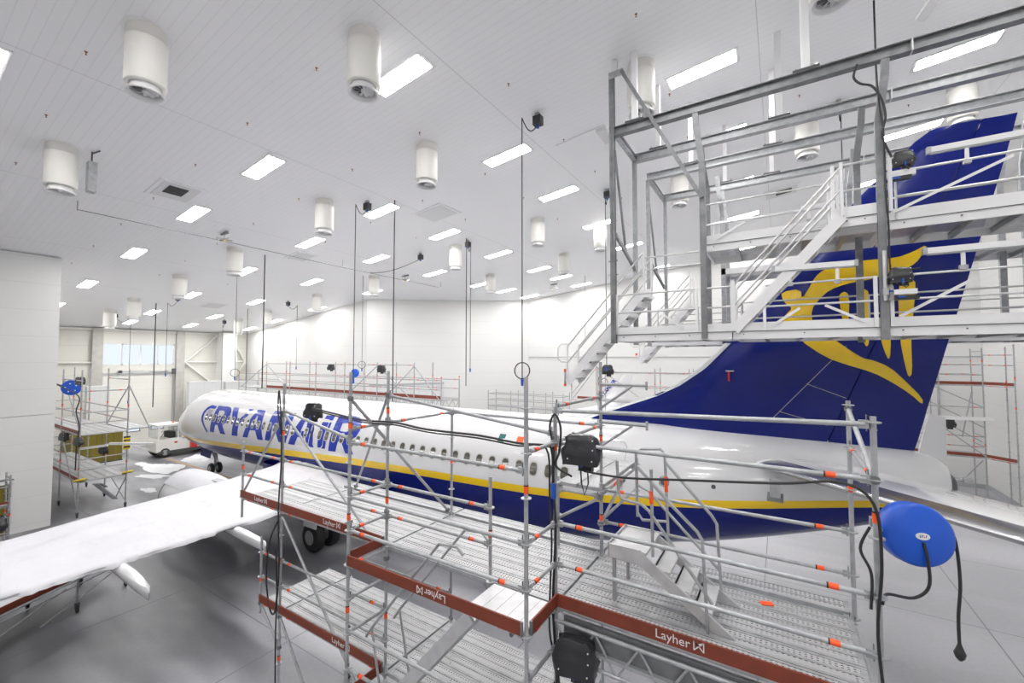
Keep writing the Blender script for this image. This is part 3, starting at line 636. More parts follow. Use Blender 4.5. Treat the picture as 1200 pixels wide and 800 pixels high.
# ---- wings
def wing_z(y): return 2.06+.1*abs(y)
def wLE(y): y = abs(y); return 13.6+.555*y if y > 2.6 else 13.6+.555*2.6-(2.6-y)*.95
def wTE(y): y = abs(y); return 20.9+.06*y if y < 5.2 else 21.21+(y-5.2)*.30
def airfoil(le, te, y, z, tr, n=12, twist=0.):
    c = te-le; up = []; lo = []
    for i in range(n+1):
        u = (1-math.cos(PI*i/n))/2; t = tr*c*(2.969*math.sqrt(u)-1.26*u-3.516*u*u+2.843*u**3-1.036*u**4)/2*1.0
        x = le+c*u; cm = .02*c*4*u*(1-u)
        up.append(V((x, y, z+cm+t*1.0))); lo.append(V((x, y, z+cm-t)))
    return up+lo[-2:0:-1]
def wing(side):
    ys = [1.2, 2.0, 2.6, 3.5, 4.4, 5.2, 6.5, 8, 9.5, 11, 12.5, 14, 15.5, 16.6, 17.16]
    b = MB(); rws = [airfoil(wLE(y), wTE(y), side*y, wing_z(y)-.14*(1-y/17.2)-.05, .135-.04*y/17.2) for y in ys]
    b.grid(rws, 'grey_paint' if side < 0 else 'white_paint', closed=True)
    # blended winglet
    o = air.part('wing', b)
    b = MB(); rws = []
    for i in range(9):
        t = i/8.; a = min(1, t*2.2)*1.33; s = t*2.55
        y = 17.16+ (math.sin(a)*.55 if False else .62*(1-math.exp(-2.2*t))); z = wing_z(17.16)-.05+2.45*t**1.25
        le = wLE(17.16)+.2*t+1.75*t**1.15; te = wTE(17.16)+1.0*t**1.1
        af = airfoil(le, te, 0, 0, .09)
        cx = math.cos(a); sn = math.sin(a)
        rws.append([V((p.x, side*(y - p.z*sn*1.0), z + p.z*cx)) for p in af])
    b.grid(rws, 'white_paint', closed=True); b.add(rws[-1], [tuple(range(len(rws[-1])))], 'white_paint')
    wl = air.part('winglet', b, parent=o)
    # flap track fairings
    for y in (4.2, 6.95, 9.65, 12.6):
        b = MB(); te = wTE(y); z = wing_z(y)-.22; rws = []
        for u, w, up, dn in ((-2.0,.02,.02,.02),(-1.6,.07,.04,.08),(-.9,.11,.06,.15),(-.2,.12,.08,.2),(.5,.115,.08,.23),(1.05,.08,.04,.26),(1.5,.03,-.06,.26),(1.56,.01,-.12,.25)):
            x = te+u; rws.append([V((x, side*y+w*math.cos(a), z+(up if math.sin(a) > 0 else dn)*math.sin(a) + (-.0 if True else 0))) for a in [2*PI*i/12 for i in range(12)]])
        b.grid(rws, 'white_paint', closed=True); air.part('flap_fairing', b, parent=o)
    return o, wl
wp, wlp = wing(-1); ws, wls = wing(1)
# small title up the inner face of the starboard winglet
def wl_text(side, size=.34):
    p0 = V((23.55, side*(17.42), 4.35)); p1 = V((24.9, side*(17.70), 6.0))
    X = (p1-p0).normalized(); nrm = V((0, -side, .12)).normalized(); Y = nrm.cross(X)
    o = text_on(air, 'winglet_title', 'RYANAIR', p0+nrm*.16, X, Y, size, 'title_blue', None, FZ, .002, .014); o['label'] = 'blue lettering running up the winglet'
wl_text(1, .40)
# ---- stabilisers
def stab(side):
    b = MB(); rws = []
    for y in (.4, 1.3, 2.5, 4, 5.5, 6.8, 7.15):
        le = 34.30+.50*(y-1.3) if y > 1.3 else 34.30-.35*(1.3-y); te = 37.35+.29*(y-1.3)
        rws.append(airfoil(le, te, side*y, 4.72+.1228*(y-1.3)+.1, .10))
    rws.append([p+V((0, side*.05, 0)) if 0 else V(((p.x*.8+rws[-1][0].x*.2), side*7.25, p.z)) for p in rws[-1]])
    b.grid(rws, 'white_paint', closed=True); b.add(rws[-1], [tuple(range(len(rws[-1])))], 'white_paint')
    o = air.part('stabiliser', b)
    b = MB(); rws = []
    for y in (1.3, 2.5, 4, 5.5, 6.8, 7.15):
        le = 34.30+.50*(y-1.3); te = 37.35+.29*(y-1.3); z = 4.72+.1228*(y-1.3)+.1; af = airfoil(le, te, side*y, z, .10)
        k = [af[-3]+V((0,0,-.004)), af[-2]+V((-.002,0,-.004)), af[-1]+V((-.004,0,-.004)), af[0]+V((-.006,0,0)), af[1]+V((-.004,0,.004)), af[2]+V((0,0,.004)), af[3]+V((0,0,.004))]
        rws.append(k)
    b.grid(rws, 'bare_metal'); air.part('leading_edge', b, parent=o, label='bare metal leading edge')
    return o
stab(-1); stab(1)
# ---- fin: outline stations (z, leading edge x, trailing edge x)
FN = [(4.6,28.6,37.1),(5.15,28.9,37.30),(5.42,29.4,37.38),(5.62,29.9,37.43),(5.85,30.5,37.49),(6.2,31.45,37.57),(6.55,32.15,37.66),(7.06,32.85,37.79),(7.86,33.60,37.99),(9.0,34.58,38.28),(10.0,35.42,38.53),(10.8,36.08,38.73),(11.6,36.82,38.93),(12.1,37.32,39.05),(12.38,37.56,39.11),(12.52,37.78,39.14)]
HN = [(4.6,35.45),(12.52,38.60)]
def fin_le(z):
    for a, c in zip(FN, FN[1:]):
        if z <= c[0]: t = (z-a[0])/(c[0]-a[0]); return a[1]+(c[1]-a[1])*t, a[2]+(c[2]-a[2])*t
    return FN[-1][1:]
def main_le(z): return 31.0+(z-4.6)*.853 if z < 12.6 else 37.8
def fin_half(x, z):
    le, te = fin_le(z); m = min(max(le, main_le(z)), te-.3) if z < 7.9 else le
    tmax = .30-.021*(z-4.6)
    if x < m: return .075*math.sqrt(max(0, min(1, (x-le)/.5)))*1.0 if x < m-.6 else .075+(tmax*.5-.075)*max(0, (x-(m-.6))/.6)*.3
    u = (x-m)/(te-m); u = max(0, min(1, u))
    base = .075*(1-u) if z < 7.9 else 0
    return max(base, tmax*2*(2.969*math.sqrt(u)-1.26*u-3.516*u*u+2.843*u**3-1.036*u**4)/2*.95)
def fin_surface(mode):
    b = MB()
    for side in (-1, 1):
        rws = []
        for z in [4.6+i*(12.52-4.6)/44. for i in range(45)]:
            le, te = fin_le(z); hx = 35.45+(z-4.6)*(38.60-35.45)/7.92
            x0, x1 = (le, hx-.012) if mode == 'fin' else (hx+.012, te)
            n = 22 if mode == 'fin' else 8
            rws.append([V((x0+(x1-x0)*(i/n)**(1.6 if mode == 'fin' else 1), side*fin_half(x0+(x1-x0)*(i/n)**(1.6 if mode == 'fin' else 1), z), z)) for i in range(n+1)])
        b.grid(rws, 'navy_paint')
        top = rws[-1]; b.add([V((p.x, 0, p.z+.02)) for p in top]+top, [(i, i+1, len(top)+i+1, len(top)+i) for i in range(len(top)-1)], 'navy_paint', True)
    return b
fin = air.part('fin', fin_surface('fin')); rud = air.part('rudder', fin_surface('rudder'))
# white leading edge strip of the dorsal
b = MB(); rws = []
for z in [5.35+.11*i for i in range(23)]:
    le, te = fin_le(z); rws.append([V((le+d, -s*(fin_half(le+d, z)+.006), z)) for d, s in ((.16,1),(.06,1),(.0,1),(-.012,0),(.0,-1),(.06,-1),(.16,-1))])
b.grid(rws, 'white_paint'); air.part('leading_edge', b, parent=fin, label='pale leading edge of the fin fillet')
fx = [34.5+.2*i for i in range(18)]; fz = [6.2+.4*i for i in range(11)]
body = [(37.66,9.93),(37.42,9.78),(37.11,9.67),(36.63,9.68),(36.2,9.66),(35.91,9.60),(35.73,9.52),(35.58,9.38),(35.47,9.15),(35.29,8.83),(35.28,9.11),(34.86,9.07),(34.88,8.88),(34.97,8.72),(35.1,8.63),(34.95,8.48),(34.87,8.34),(34.95,8.22),(35.24,7.8),(35.74,7.38),(36.12,7.21),(36.63,7.03),(36.97,6.81),(37.3,6.54),(37.5,6.30),(37.5,6.46),(37.21,6.84),(36.94,7.16),(36.63,7.32),(36.49,7.34),(36.27,7.5),(35.98,7.77),(35.66,8.02),(35.5,8.2),(35.48,8.56),(35.65,8.82),(35.86,9.03),(36.18,9.15),(36.55,9.20),(36.94,9.30),(37.26,9.40),(37.45,9.51),(37.57,9.71)]
hp = conform('harp_emblem', [rounded(body, 1)], 'yellow_paint', fin_half, fin, .010, nx=fx, nz=fz, label='large yellow harp emblem on the fin')
for pts in ([(36.03,8.85),(36.08,8.93),(36.16,8.97),(36.24,8.86),(36.21,8.21),(36.16,8.08),(36.1,8.21)], [(36.41,8.93),(36.5,9.02),(36.62,8.91),(36.59,7.75),(36.54,7.61),(36.47,7.75),(36.42,8.2)],
            [(36.82,9.3),(37.03,9.3),(36.98,8.13),(36.97,7.51),(36.93,7.3),(36.86,7.51),(36.79,7.82)], [(37.13,9.02),(37.24,9.16),(37.38,9.17),(37.45,9.05),(37.36,8.16),(37.33,7.73),(37.34,7.01),(37.27,6.91),(37.22,7.16),(37.13,7.82)]):
    conform('harp_string', [rounded(pts, 1)], 'yellow_paint', fin_half, hp, .011, nx=fx, nz=fz)
def seam(p, q, w=.012):
    d = V((q[0]-p[0], 0, q[1]-p[1])).normalized()*w/2; n = (-d.z, d.x)
    return [(p[0]-n[0], p[1]-n[1]), (q[0]-n[0], q[1]-n[1]), (q[0]+n[0], q[1]+n[1]), (p[0]+n[0], p[1]+n[1])]
def mark_fin(polys, mat): return conform('panel_seam', polys, mat, fin_half, fin, .007, nx=fx, nz=fz)
mark_fin([seam((36.15,7.65),(34.55,5.75)), seam((35.35,6.72),(36.12,6.4)), seam((34.75,6.0),(35.75,5.72)), seam((32.3,6.1),(33.3,5.72))], 'grey_paint')
b = MB(); p = V((33.55,-.3,7.0)); b.box(p+V((.0,-.02,0)), p+V((.2,.0,.03)), 'bare_metal'); b.box(p+V((.05,-.03,-.26)), p+V((.10,-.02,0)), 'red_paint'); air.part('cover_flag', b, parent=fin, label='small red streamer on the fin')
# tail cone exhaust and navigation lamp
b = MB(); b.lathe((37.84,0,4.60), (1,0,.08), [(0,.30),(.08,.24),(.14,.14),(.14,.10),(.05,.08)], 'dark_steel', 20); air.part('exhaust', b)
b = MB(); b.tube((37.9,0,4.72), (38.2,0,4.72), .04, 'bare_metal', 8); b.box((38.1,-.06,4.67), (38.25,.06,4.77), 'bare_metal'); air.part('tail_lamp', b)
b = MB(); b.prism([(37.36,-.05,5.05),(37.85,-.05,5.08),(37.86,-.05,6.05),(37.60,-.05,6.12)], (0,.1,0), 'white_paint'); air.part('rudder_fairing', b, label='white fairing behind the foot of the rudder')
# ---- engines, pylons
def engine(side):
    c = V((12.6, side*4.83, 1.45)); b = MB()
    b.lathe(c, (1,0,0), [(.25,.70),(.02,.80),(-.02,.86),(.04,.94),(.35,1.02),(1.1,1.07),(2.0,1.04),(2.9,.92),(3.5,.80),(3.5,.74),(2.4,.70),(1.0,.72),(.25,.70)], 'white_paint', 40)
    o = air.part('nacelle', b)
    b = MB(); b.lathe(c, (1,0,0), [(.26,.70),(.02,.80),(-.025,.865),(.04,.945),(.12,.965)], 'bare_metal', 40); air.part('inlet_lip', b, parent=o, label='polished inlet lip')
    b = MB(); b.lathe(c, (1,0,0), [(.55,.001),(.9,.2),(1.0,.24),(1.0,.71)], 'dark_steel', 24)
    for k in range(18):
        a = 2*PI*k/18; e = V((0, math.cos(a), math.sin(a))); f = V((0, -math.sin(a), math.cos(a)))
        b.add([c+V((.85,0,0))+e*.2, c+V((.8,0,0))+e*.69-f*.05, c+V((.95,0,0))+e*.69+f*.05, c+V((.98,0,0))+e*.2+f*.03], [(0,1,2,3)], 'galvanised_dark')
    air.part('fan', b, parent=o)
    b = MB(); b.lathe(c, (1,0,0), [(2.9,.60),(3.6,.52),(4.3,.38),(4.3,.34),(3.8,.34)], 'bare_metal', 28); b.lathe(c, (1,0,0), [(3.8,.25),(4.6,.12),(4.9,.01)], 'dark_steel', 20); air.part('exhaust_cone', b, parent=o)
    b = MB(); y = side*4.83
    b.prism([(13.0,y-.13,2.45),(16.2,y-.13,2.5),(17.2,y-.13,2.25),(16.0,y-.13,1.75),(15.0,y-.13,2.0),(13.4,y-.13,2.35)], (0,.26,0), 'white_paint'); air.part('pylon', b)
engine(-1); engine(1)
# ---- landing gear
def wheel(b, c, r, w):
    c = V(c); b.lathe(c-V((0,w/2,0)), (0,1,0), [(0,.02),(0,r*.5),(w*.06,r*.55),(0,r*.62),(w*.05,r*.86),(w*.2,r*.98),(w*.5,r),(w*.8,r*.98),(w*.95,r*.86),(w,r*.62),(w*.94,r*.55),(w,r*.5),(w,.02)], 'rubber', 28)
    b.lathe(c-V((0,w/2+.004,0)), (0,1,0), [(0,.01),(0,r*.48)], 'galvanised', 20); b.lathe(c+V((0,w/2+.004,0)), (0,-1,0), [(0,.01),(0,r*.48)], 'galvanised', 20)
def gear(x, y, zt, r, w, s, name):
    b = MB(); b.tube((x,y,zt), (x,y,r), .10 if r > .4 else .07, 'galvanised', 12); b.tube((x,y-s,r), (x,y+s,r), .06, 'galvanised', 10)
    b.tube((x-.9,y,zt-.1), (x,y,r+.5), .045, 'galvanised', 8); b.tube((x+.15,y,r+.9), (x+.35,y,r+.45), .03, 'dark_steel'); b.tube((x+.35,y,r+.45), (x+.05,y,r+.1), .03, 'dark_steel')
    o = air.part(name, b)
    for k in (-s, s):
        b = MB(); wheel(b, (x, y+k, r), r, w); air.part('wheel', b, parent=o)
    return o
gear(4.1, 0, 1.9, .345, .20, .22, 'nose_gear')
for s in (-1, 1):
    g = gear(19.6, s*2.86, 2.4, .565, .38, .32, 'main_gear')
    b = MB(); b.prism([(19.2,s*3.35,.95),(20.0,s*3.35,.95),(20.05,s*3.2,2.2),(19.1,s*3.2,2.2)], (0,s*.03,0), 'white_paint'); air.part('gear_door', b, parent=g)
for s in (-1, 1):
    b = MB(); b.prism([(3.2,s*.42,1.72),(4.7,s*.42,1.62),(4.6,s*.5,1.1),(3.3,s*.5,1.15)], (0,s*.02,0), 'navy_paint'); air.part('nose_gear_door', b)
# stabiliser fittings seen under the port leading edge
b = MB(); b.box((34.55,-2.25,4.35), (34.75,-1.95,4.75), 'galvanised'); b.box((34.5,-2.35,4.3), (34.8,-1.85,4.36), 'galvanised_dark'); air.part('bracket', b, label='grey support bracket under the stabiliser root')

# ---- snow lying on the wings (one uneven blanket each) and on the floor
def snow_blanket(side, label):
    b = MB(); rws = []; rb = []
    ny = 150; nx = 40
    for j in range(ny+1):
        y = 1.75+(16.9-1.75)*j/ny; le = wLE(y)-.03; te = wTE(y)
        edge = .16*noise.noise(V((y*.9, side*3., 0)))+.35*max(0, noise.noise(V((y*2.3, 2., 0)))-.22)+.05*noise.noise(V((y*13., 7., 0)))
        te2 = te-.02+edge; row = []
        zb = wing_z(y)-.14*(1-y/17.2)-.05; c = te-le
        for i in range(nx+1):
            u = i/nx; x = le+(te2-le)*u; uu = max(0., min(1., (x-wLE(y))/(wTE(y)-wLE(y))))
            tr = .135-.04*y/17.2; t = tr*c*(2.969*math.sqrt(uu)-1.26*uu-3.516*uu*uu+2.843*uu**3-1.036*uu**4)/2
            h = .055*min(1, (u+.02)/.08)*min(1, (1.02-u)/.05)+.03*noise.noise(V((u*9., y*.5*side, 0)))+.02*noise.noise(V((u*30., y*1.2*side, 1)))
            if .60 < u < .635: h -= .035
            if .30 < u < .33: h -= .02
            row.append(V((x, side*y, zb+.02*c*4*uu*(1-uu)+t+max(.012, h))))
        # ragged lip curling over the trailing edge and smooth lip over the leading one
        row.append(row[-1]+V((.015, 0, -.07-.05*abs(noise.noise(V((y*4, 5, 0)))))))
        row.insert(0, row[0]+V((-.03, 0, -.10)))
        rws.append(row)
    b.grid(rws, 'snow'); o = b.build('wing_snow'); tag(o, label, 'snow', None, 'stuff'); return o
snow_blanket(-1, 'thick blanket of snow covering the port wing'); snow_blanket(1, 'blanket of snow covering the starboard wing')
def snow_patch(c, rx, ry, h, label, n=40, seed=0, rot=0.):
    b = MB(); rws = []
    for i in range(9):
        t = i/8.; row = []
        for k in range(n):
            a = 2*PI*k/n; f = 1+.45*noise.noise(V((math.cos(a)*1.6+seed, math.sin(a)*1.6, seed*1.3)))+.2*noise.noise(V((math.cos(a)*6+seed, math.sin(a)*6, 3)))
            x = rx*f*t*math.cos(a); y = ry*f*t*math.sin(a); xr = x*math.cos(rot)-y*math.sin(rot); yr = x*math.sin(rot)+y*math.cos(rot)
            row.append(V((c[0]+xr, c[1]+yr, .003+h*(1-t**2.2)*(1+.6*noise.noise(V((xr*3+seed, yr*3, 0)))))))
        rws.append(row)
    b.grid(rws, 'dirty_snow', closed=True); tag(b.build('floor_snow'), label, 'snow', None, 'stuff')
snow_patch((-.2, -1.2, 0), 1.9, .9, .16, 'melting snow heap on the floor under the aircraft nose', seed=1.)
snow_patch((1.6, -2.4, 0), 1.1, .40, .07, 'flat slush patch on the floor ahead of the nose wheel', seed=4., rot=.4)
snow_patch((-2.6, -1.6, 0), 1.0, .35, .06, 'small slush patch beside the tow tractor', seed=7.)
snow_patch((4.9, -3.6, 0), .7, .3, .04, 'small slush patch near the engine', seed=11.)
snow_patch((-1.0, 1.0, 0), 1.2, .6, .3, 'snow mound between the tow tractor and the nose', seed=13.)
# snow on the nacelle
b = MB(); rws = []
for x, r in ((12.75,1.02),(13.25,1.06),(13.85,1.085),(14.55,1.075),(15.25,1.02),(15.7,.92)):
    rws.append([V((x, -4.83+(r+.035*math.sin(PI*i/12)+.02*noise.noise(V((x*3,i*.7,0))))*math.cos(PI*.22+PI*.56*i/12), 1.45+(r+.05*math.sin(PI*i/12)+.02*noise.noise(V((x*2,i*.5,4))))*math.sin(PI*.22+PI*.56*i/12))) for i in range(13)])
b.grid(rws, 'snow'); tag(b.build('nacelle_snow'), 'snow cap lying on the port engine nacelle', 'snow', None, 'stuff')
# yellow guide line on the floor
b = MB(); b.box((-4.5,-.07,.002), (11.,.07,.006), 'timber'); struct('floor_marking', b)
# ============================================================ SCAFFOLDS
R_T = .0242
class Scaffold(Thing):
    def __init__(s, name, loc, label, cat='scaffold', fine=True, group=None):
        super().__init__(name, loc, label, cat, group); s.fine = fine; s.n = 12 if fine else 6; s.fat = 1.0
    def std(s, x, y, z0, z1, tags=(), zr=None, off=.0):
        """vertical standard with a ring of slots every half metre"""
        b = MB(); r = R_T*s.fat; b.tube((x,y,z0), (x,y,z1), r, 'galvanised', s.n)
        z = zr if zr is not None else z0+.3
        while z < z0+.02: z += .5
        while z < z1-.02:
            b.tube((x,y,z-.005), (x,y,z+.005), r*2.5, 'galvanised', s.n); z += .5
        if s.fine:
            b.tube((x,y,z1-.12), (x,y,z1-.115), r*1.25, 'galvanised', s.n)
        for t in tags: b.tube((x,y,t-.05), (x,y,t+.05), r*1.12, 'orange_tape', s.n); b.tube((x,y,t+.035), (x,y,t+.05), r*1.14, 'rubber', s.n)
        return s.part('standard', b)
    def led(s, p, q, tag=True, r=None, name='ledger'):
        p = V(p); q = V(q); d = (q-p).normalized(); b = MB(); r = (r or R_T)*s.fat
        b.tube(p+d*.06, q-d*.06, r, 'galvanised', s.n)
        if s.fine:
            for e, g in ((p, d), (q, -d)):
                b.beam(e+g*.03, e+g*.10, .035, .075, 'galvanised'); b.beam(e+g*.045+V((0,0,-.06)), e+g*.045+V((0,0,.085)), .02, .008, 'galvanised_dark', up=g)
        if tag:
            L = (q-p).length
            for t in ((.22,) if L < 1.2 else (.32, L-.32)):
                b.tube(p+d*(t-.045), p+d*(t+.045), r*1.12, 'orange_tape', s.n); b.tube(p+d*(t-.045), p+d*(t-.03), r*1.14, 'rubber', s.n)
        return s.part(name, b)
    def brace(s, p, q):
        b = MB(); b.tube(p, q, R_T*s.fat, 'galvanised', s.n)
        if s.fine:
            for e in (p, q): b.tube(V(e)-V((0,.03,0)), V(e)+V((0,.03,0)), .04, 'galvanised_dark', 8)
        return s.part('brace', b)
    def plank(s, x0, x1, y, z, w=.32, mat='perforated_deck'):
        b = MB(); g = .006
        b.add([(x0,y+.04,z),(x1,y+.04,z),(x1,y+w-.04,z),(x0,y+w-.04,z)], [(0,1,2,3)], mat)
        for a, c in ((y+g, y+.042), (y+w-.042, y+w-g)): b.box((x0,a,z-.055), (x1,c,z+.006), 'galvanised')
        if s.fine: b.box((x0,y+w/2-.018,z-.02), (x1,y+w/2+.018,z+.005), 'galvanised')
        for x in (x0, x1-.05): b.box((x,y+.04,z-.05), (x+.05,y+w-.04,z+.003), 'galvanised')
        return s.part('deck_plank', b)
    def deck(s, x0, x1, y0, n, z, w=.32):
        for i in range(n): s.plank(x0+.02, x1-.02, y0+i*w, z, w)
    def plank_y(s, y0, y1, x, z, w=.32):
        b = MB(); b.add([(x+.04,y0,z),(x+w-.04,y0,z),(x+w-.04,y1,z),(x+.04,y1,z)], [(0,1,2,3)], 'perforated_deck_across')
        for a, c in ((x+.006, x+.042), (x+w-.042, x+w-.006)): b.box((a,y0,z-.055), (c,y1,z+.006), 'galvanised')
        for y in (y0, y1-.05): b.box((x+.04,y,z-.05), (x+w-.04,y+.05,z+.003), 'galvanised')
        return s.part('deck_plank', b)
    def toe(s, p, q, z, text=None, flip=False, h=.15, size=.105):
        p = V((*p, z)); q = V((*q, z)); b = MB(); d = (q-p).normalized(); u = V((0,0,h/2+.01))
        b.beam(p+u+d*.03, q+u-d*.03, .022, h, 'toe_board_red')
        for e in (p+d*.035, q-d*.035): b.beam(e+u-d*.012, e+u+d*.012, .030, h*1.02, 'galvanised_dark')
        o = s.part('toe_board', b)
        if text is not None:
            L = (q-p).length; n = V((d.y, -d.x, 0))*.0135
            if n.y > 0 and not flip: n = -n
            X = d if n.cross(V((0,0,1))).dot(d) < 0 else -d
            up = V((0,0,1)); X2 = X
            if flip: up = V((0,0,-1)); X2 = -X
            org = p+d*text+V((0,0,.05 if not flip else .125))+n
            t = text_on(s, 'lettering', 'Layher', org, X2, up, size*1.25, 'white_plain', o, s.loc, .0008, .0, sub=o); t['label'] = 'white word on the toe board'
            m = MB(); e = org+X2*size*3.75; w = size*.9
            for a, c in (((0,0),(w,w)), ((0,w),(w,0)), ((0,0),(0,w)), ((w,0),(w,w)), ((0,w),(w*.5,w*.5)), ((w*.5,w*.72),(w,w*1.0))):
                P = e+X2*a[0]+up*a[1]; Q = e+X2*c[0]+up*c[1]; m.beam(P, Q, .010, .003, 'white_plain', up=n)
            s.part('emblem', m, parent=o, label='small white emblem after the word')
        return o
    def girder(s, p, q, z0, z1):
        """lattice girder hung under a ledger"""
        p = V(p); q = V(q); b = MB(); d = q-p; n = max(2, round(d.length/.55))
        b.tube(V((p.x,p.y,z0)), V((q.x,q.y,z0)), .024, 'galvanised', s.n); b.tube(V((p.x,p.y,z1)), V((q.x,q.y,z1)), .024, 'galvanised', s.n)
        for i in range(n):
            a = p+d*i/n; c = p+d*(i+.5)/n; e = p+d*(i+1)/n
            b.tube((a.x,a.y,z1), (c.x,c.y,z0), .015, 'galvanised', 6); b.tube((c.x,c.y,z0), (e.x,e.y,z1), .015, 'galvanised', 6)
        return s.part('girder', b)
    def caster(s, x, y, r=.1):
        b = MB(); b.tube((x,y,r*2+.04), (x,y,r*2+.25), .022, 'galvanised', 8); b.box((x-.05,y-.045,r+.02), (x+.05,y+.045,r*2+.05), 'dark_steel')
        b.lathe((x,y-.025,r), (0,1,0), [(0,.01),(0,r*.8),(.005,r),(.045,r),(.05,r*.8),(.05,.01)], 'rubber', 16)
        return s.part('castor', b)

# ---- the tall rolling scaffold in the foreground (decks at 4.3 m and 2.3 m)
YN, YO, YF = -8.22, -8.95, -6.6
X0, XA, XB, XC, XD = 24.66, 26.23, 29.3, 32.37, 35.48
Z2, Z1 = 4.3, 2.3
fg = Scaffold('scaffold', ((XA+XD)/2, -7.8, 0), 'large galvanised scaffold with perforated decks and red-brown toe boards beside the rear fuselage')
# standards
fg.std(X0, YN, 3.85, 5.5, (4.95,), zr=3.8)
fg.std(XA, YN, .28, 6.85, (5.85, 3.3, 1.4), zr=.3)
fg.std(XB, YN, .28, 7.15, (5.05, 3.2, 6.5), zr=.3)
fg.std(XC, YN, .28, 6.75, (6.25, 3.05), zr=.3)
fg.std(XD, YN, .28, 6.85, (5.98,), zr=.3)
fg.std(XB, YO, .28, 7.15, (6.35, 5.0, 3.65), zr=.3)
fg.std(XC, YO, .28, 7.15, (5.9, 3.3), zr=.3)
fg.std(XB, YF, .28, 6.3, (5.35,), zr=.3)
fg.std(XC, YF, .28, 7.3, (6.1,), zr=.3)
fg.std(XD, YF, .28, 6.85, (5.82,), zr=.3)
fg.std(XA, YF, .28, 4.35, (), zr=.3)
fg.std(31.37, YN, 3.9, 5.72, (4.95,), zr=3.8)
fg.std(25.5, YN, 2.05, 3.62, (2.75,), zr=1.8)
for x, y in ((XA,YN),(XB,YN),(XC,YN),(XD,YN),(XB,YO),(XC,YO),(XB,YF),(XC,YF),(XD,YF),(XA,YF)): fg.caster(x, y)
# ledgers along the near row
for z in (4.8, 5.3):
    fg.led((X0,YN,z), (XA,YN,z)); fg.led((XA,YN,z), (XB,YN,z))
fg.led((X0,YN,Z2-.03), (XA,YN,Z2-.03)); fg.led((XA,YN,Z2-.03), (XB,YN,Z2-.03))
fg.led((XB,YN,5.3), (31.37,YN,5.3)); fg.led((XB,YN,4.8), (31.37,YN,4.8))
for z in (4.8, 5.3): fg.led((XC,YN,z), (XD,YN,z))
fg.led((XC,YN,6.3), (XD,YN,6.3)); fg.led((XC,YN,6.7), (XD,YN,6.78), False); fg.led((XC,YN,Z2-.03), (XD,YN,Z2-.03), False)
fg.led((XB,YN,6.75), (XC,YN,6.4), False)
# ledgers along the outer row (step over the stair opening)
for z in (3.35, 4.3, 4.8, 5.3, 6.1): fg.led((XB,YO,z), (XC,YO,z), z in (4.3, 4.8, 6.1))
fg.led((XA,YN,6.3), (XB,YO,6.15), False)
# ledgers along the far row
for z in (4.8, 5.3): fg.led((XC,YF,z), (XD,YF,z))
fg.led((XB,YF,6.3), (XC,YF,6.3)); fg.led((XC,YF,5.8), (XD,YF,5.8)) if False else None
# transoms
for x in (XB, XC):
    for z in (3.3, 3.8, 4.27, 4.8, 5.3, 6.3): fg.led((x,YO,z), (x,YN,z), z > 4)
for x, zz_ in ((XB,(6.3,)), (XC,(6.3,6.75)), (XD,(6.3,))):
    for z in zz_: fg.led((x,YN,z), (x,YF,z))
for x in (XA, XB, XC, XD): fg.led((x,YN,Z2-.05), (x,YF,Z2-.05), False)
fg.brace((XD,YN,6.3), (XD,YF,6.75))
# brackets on the tall far standard
for z in (6.35, 6.95):
    b = MB(); b.tube((XC,YF,z), (XC+.72,YF,z), .024, 'galvanised', 10); b.tube((XC,YF,z-.38), (XC+.5,YF,z-.02), .02, 'galvanised', 8); b.tube((XC+.72,YF,z-.07), (XC+.72,YF,z+.06), .02, 'galvanised', 8); fg.part('bracket', b)
# upper deck
fg.deck(X0, XA, YN, 5, Z2); fg.deck(XA, XB, YN, 5, Z2); fg.deck(XB, XC, YN, 5, Z2); fg.deck(XC, XD, YN, 5, Z2)
for a, c in ((X0+1.2, XB), (XB, XC), (XC+1.2, XD)): fg.plank(a+.02, c-.02, YF+.08, Z2)
for a, c in ((XA, XB), (XB, XC), (XC, XD)): fg.led((a,YF,Z2-.03), (c,YF,Z2-.03), False)
# small hatch plank raised above the left deck
fg.plank(25.6, 28.0, YN+.05, Z2+.05, .3)
# landing of the inner stair, toe boards
b = MB(); b.box((31.45,YO+.05,Z2-.06), (XC-.05,YN-.02,Z2), 'aluminium')
for i in range(1, 5): b.box((31.45+i*.18,YO+.05,Z2-.001), (31.455+i*.18,YN-.02,Z2+.001), 'galvanised_dark')
fg.part('landing', b)
fg.toe((X0, YN-.045), (XA, YN-.045), Z2, .62); fg.toe((XA, YN-.045), (XB, YN-.045), Z2, 1.45); fg.toe((XB, YO-.04), (XC, YO-.04), Z2, 1.95, flip=True); fg.toe((XC, YN-.045), (XD, YN-.045), Z2, 1.22)
fg.toe((XB-.04, YN), (XB-.04, YO), Z2); fg.toe((XC+.04, YO), (XC+.04, YN), Z2)
fg.toe((25.5, YN-.04), (XA, YN-.04), Z1); fg.toe((XA, YN-.04), (XB, YN-.04), Z1, 1.75); fg.toe((XB-.04, YN), (XB-.04, YO-.5), Z1)
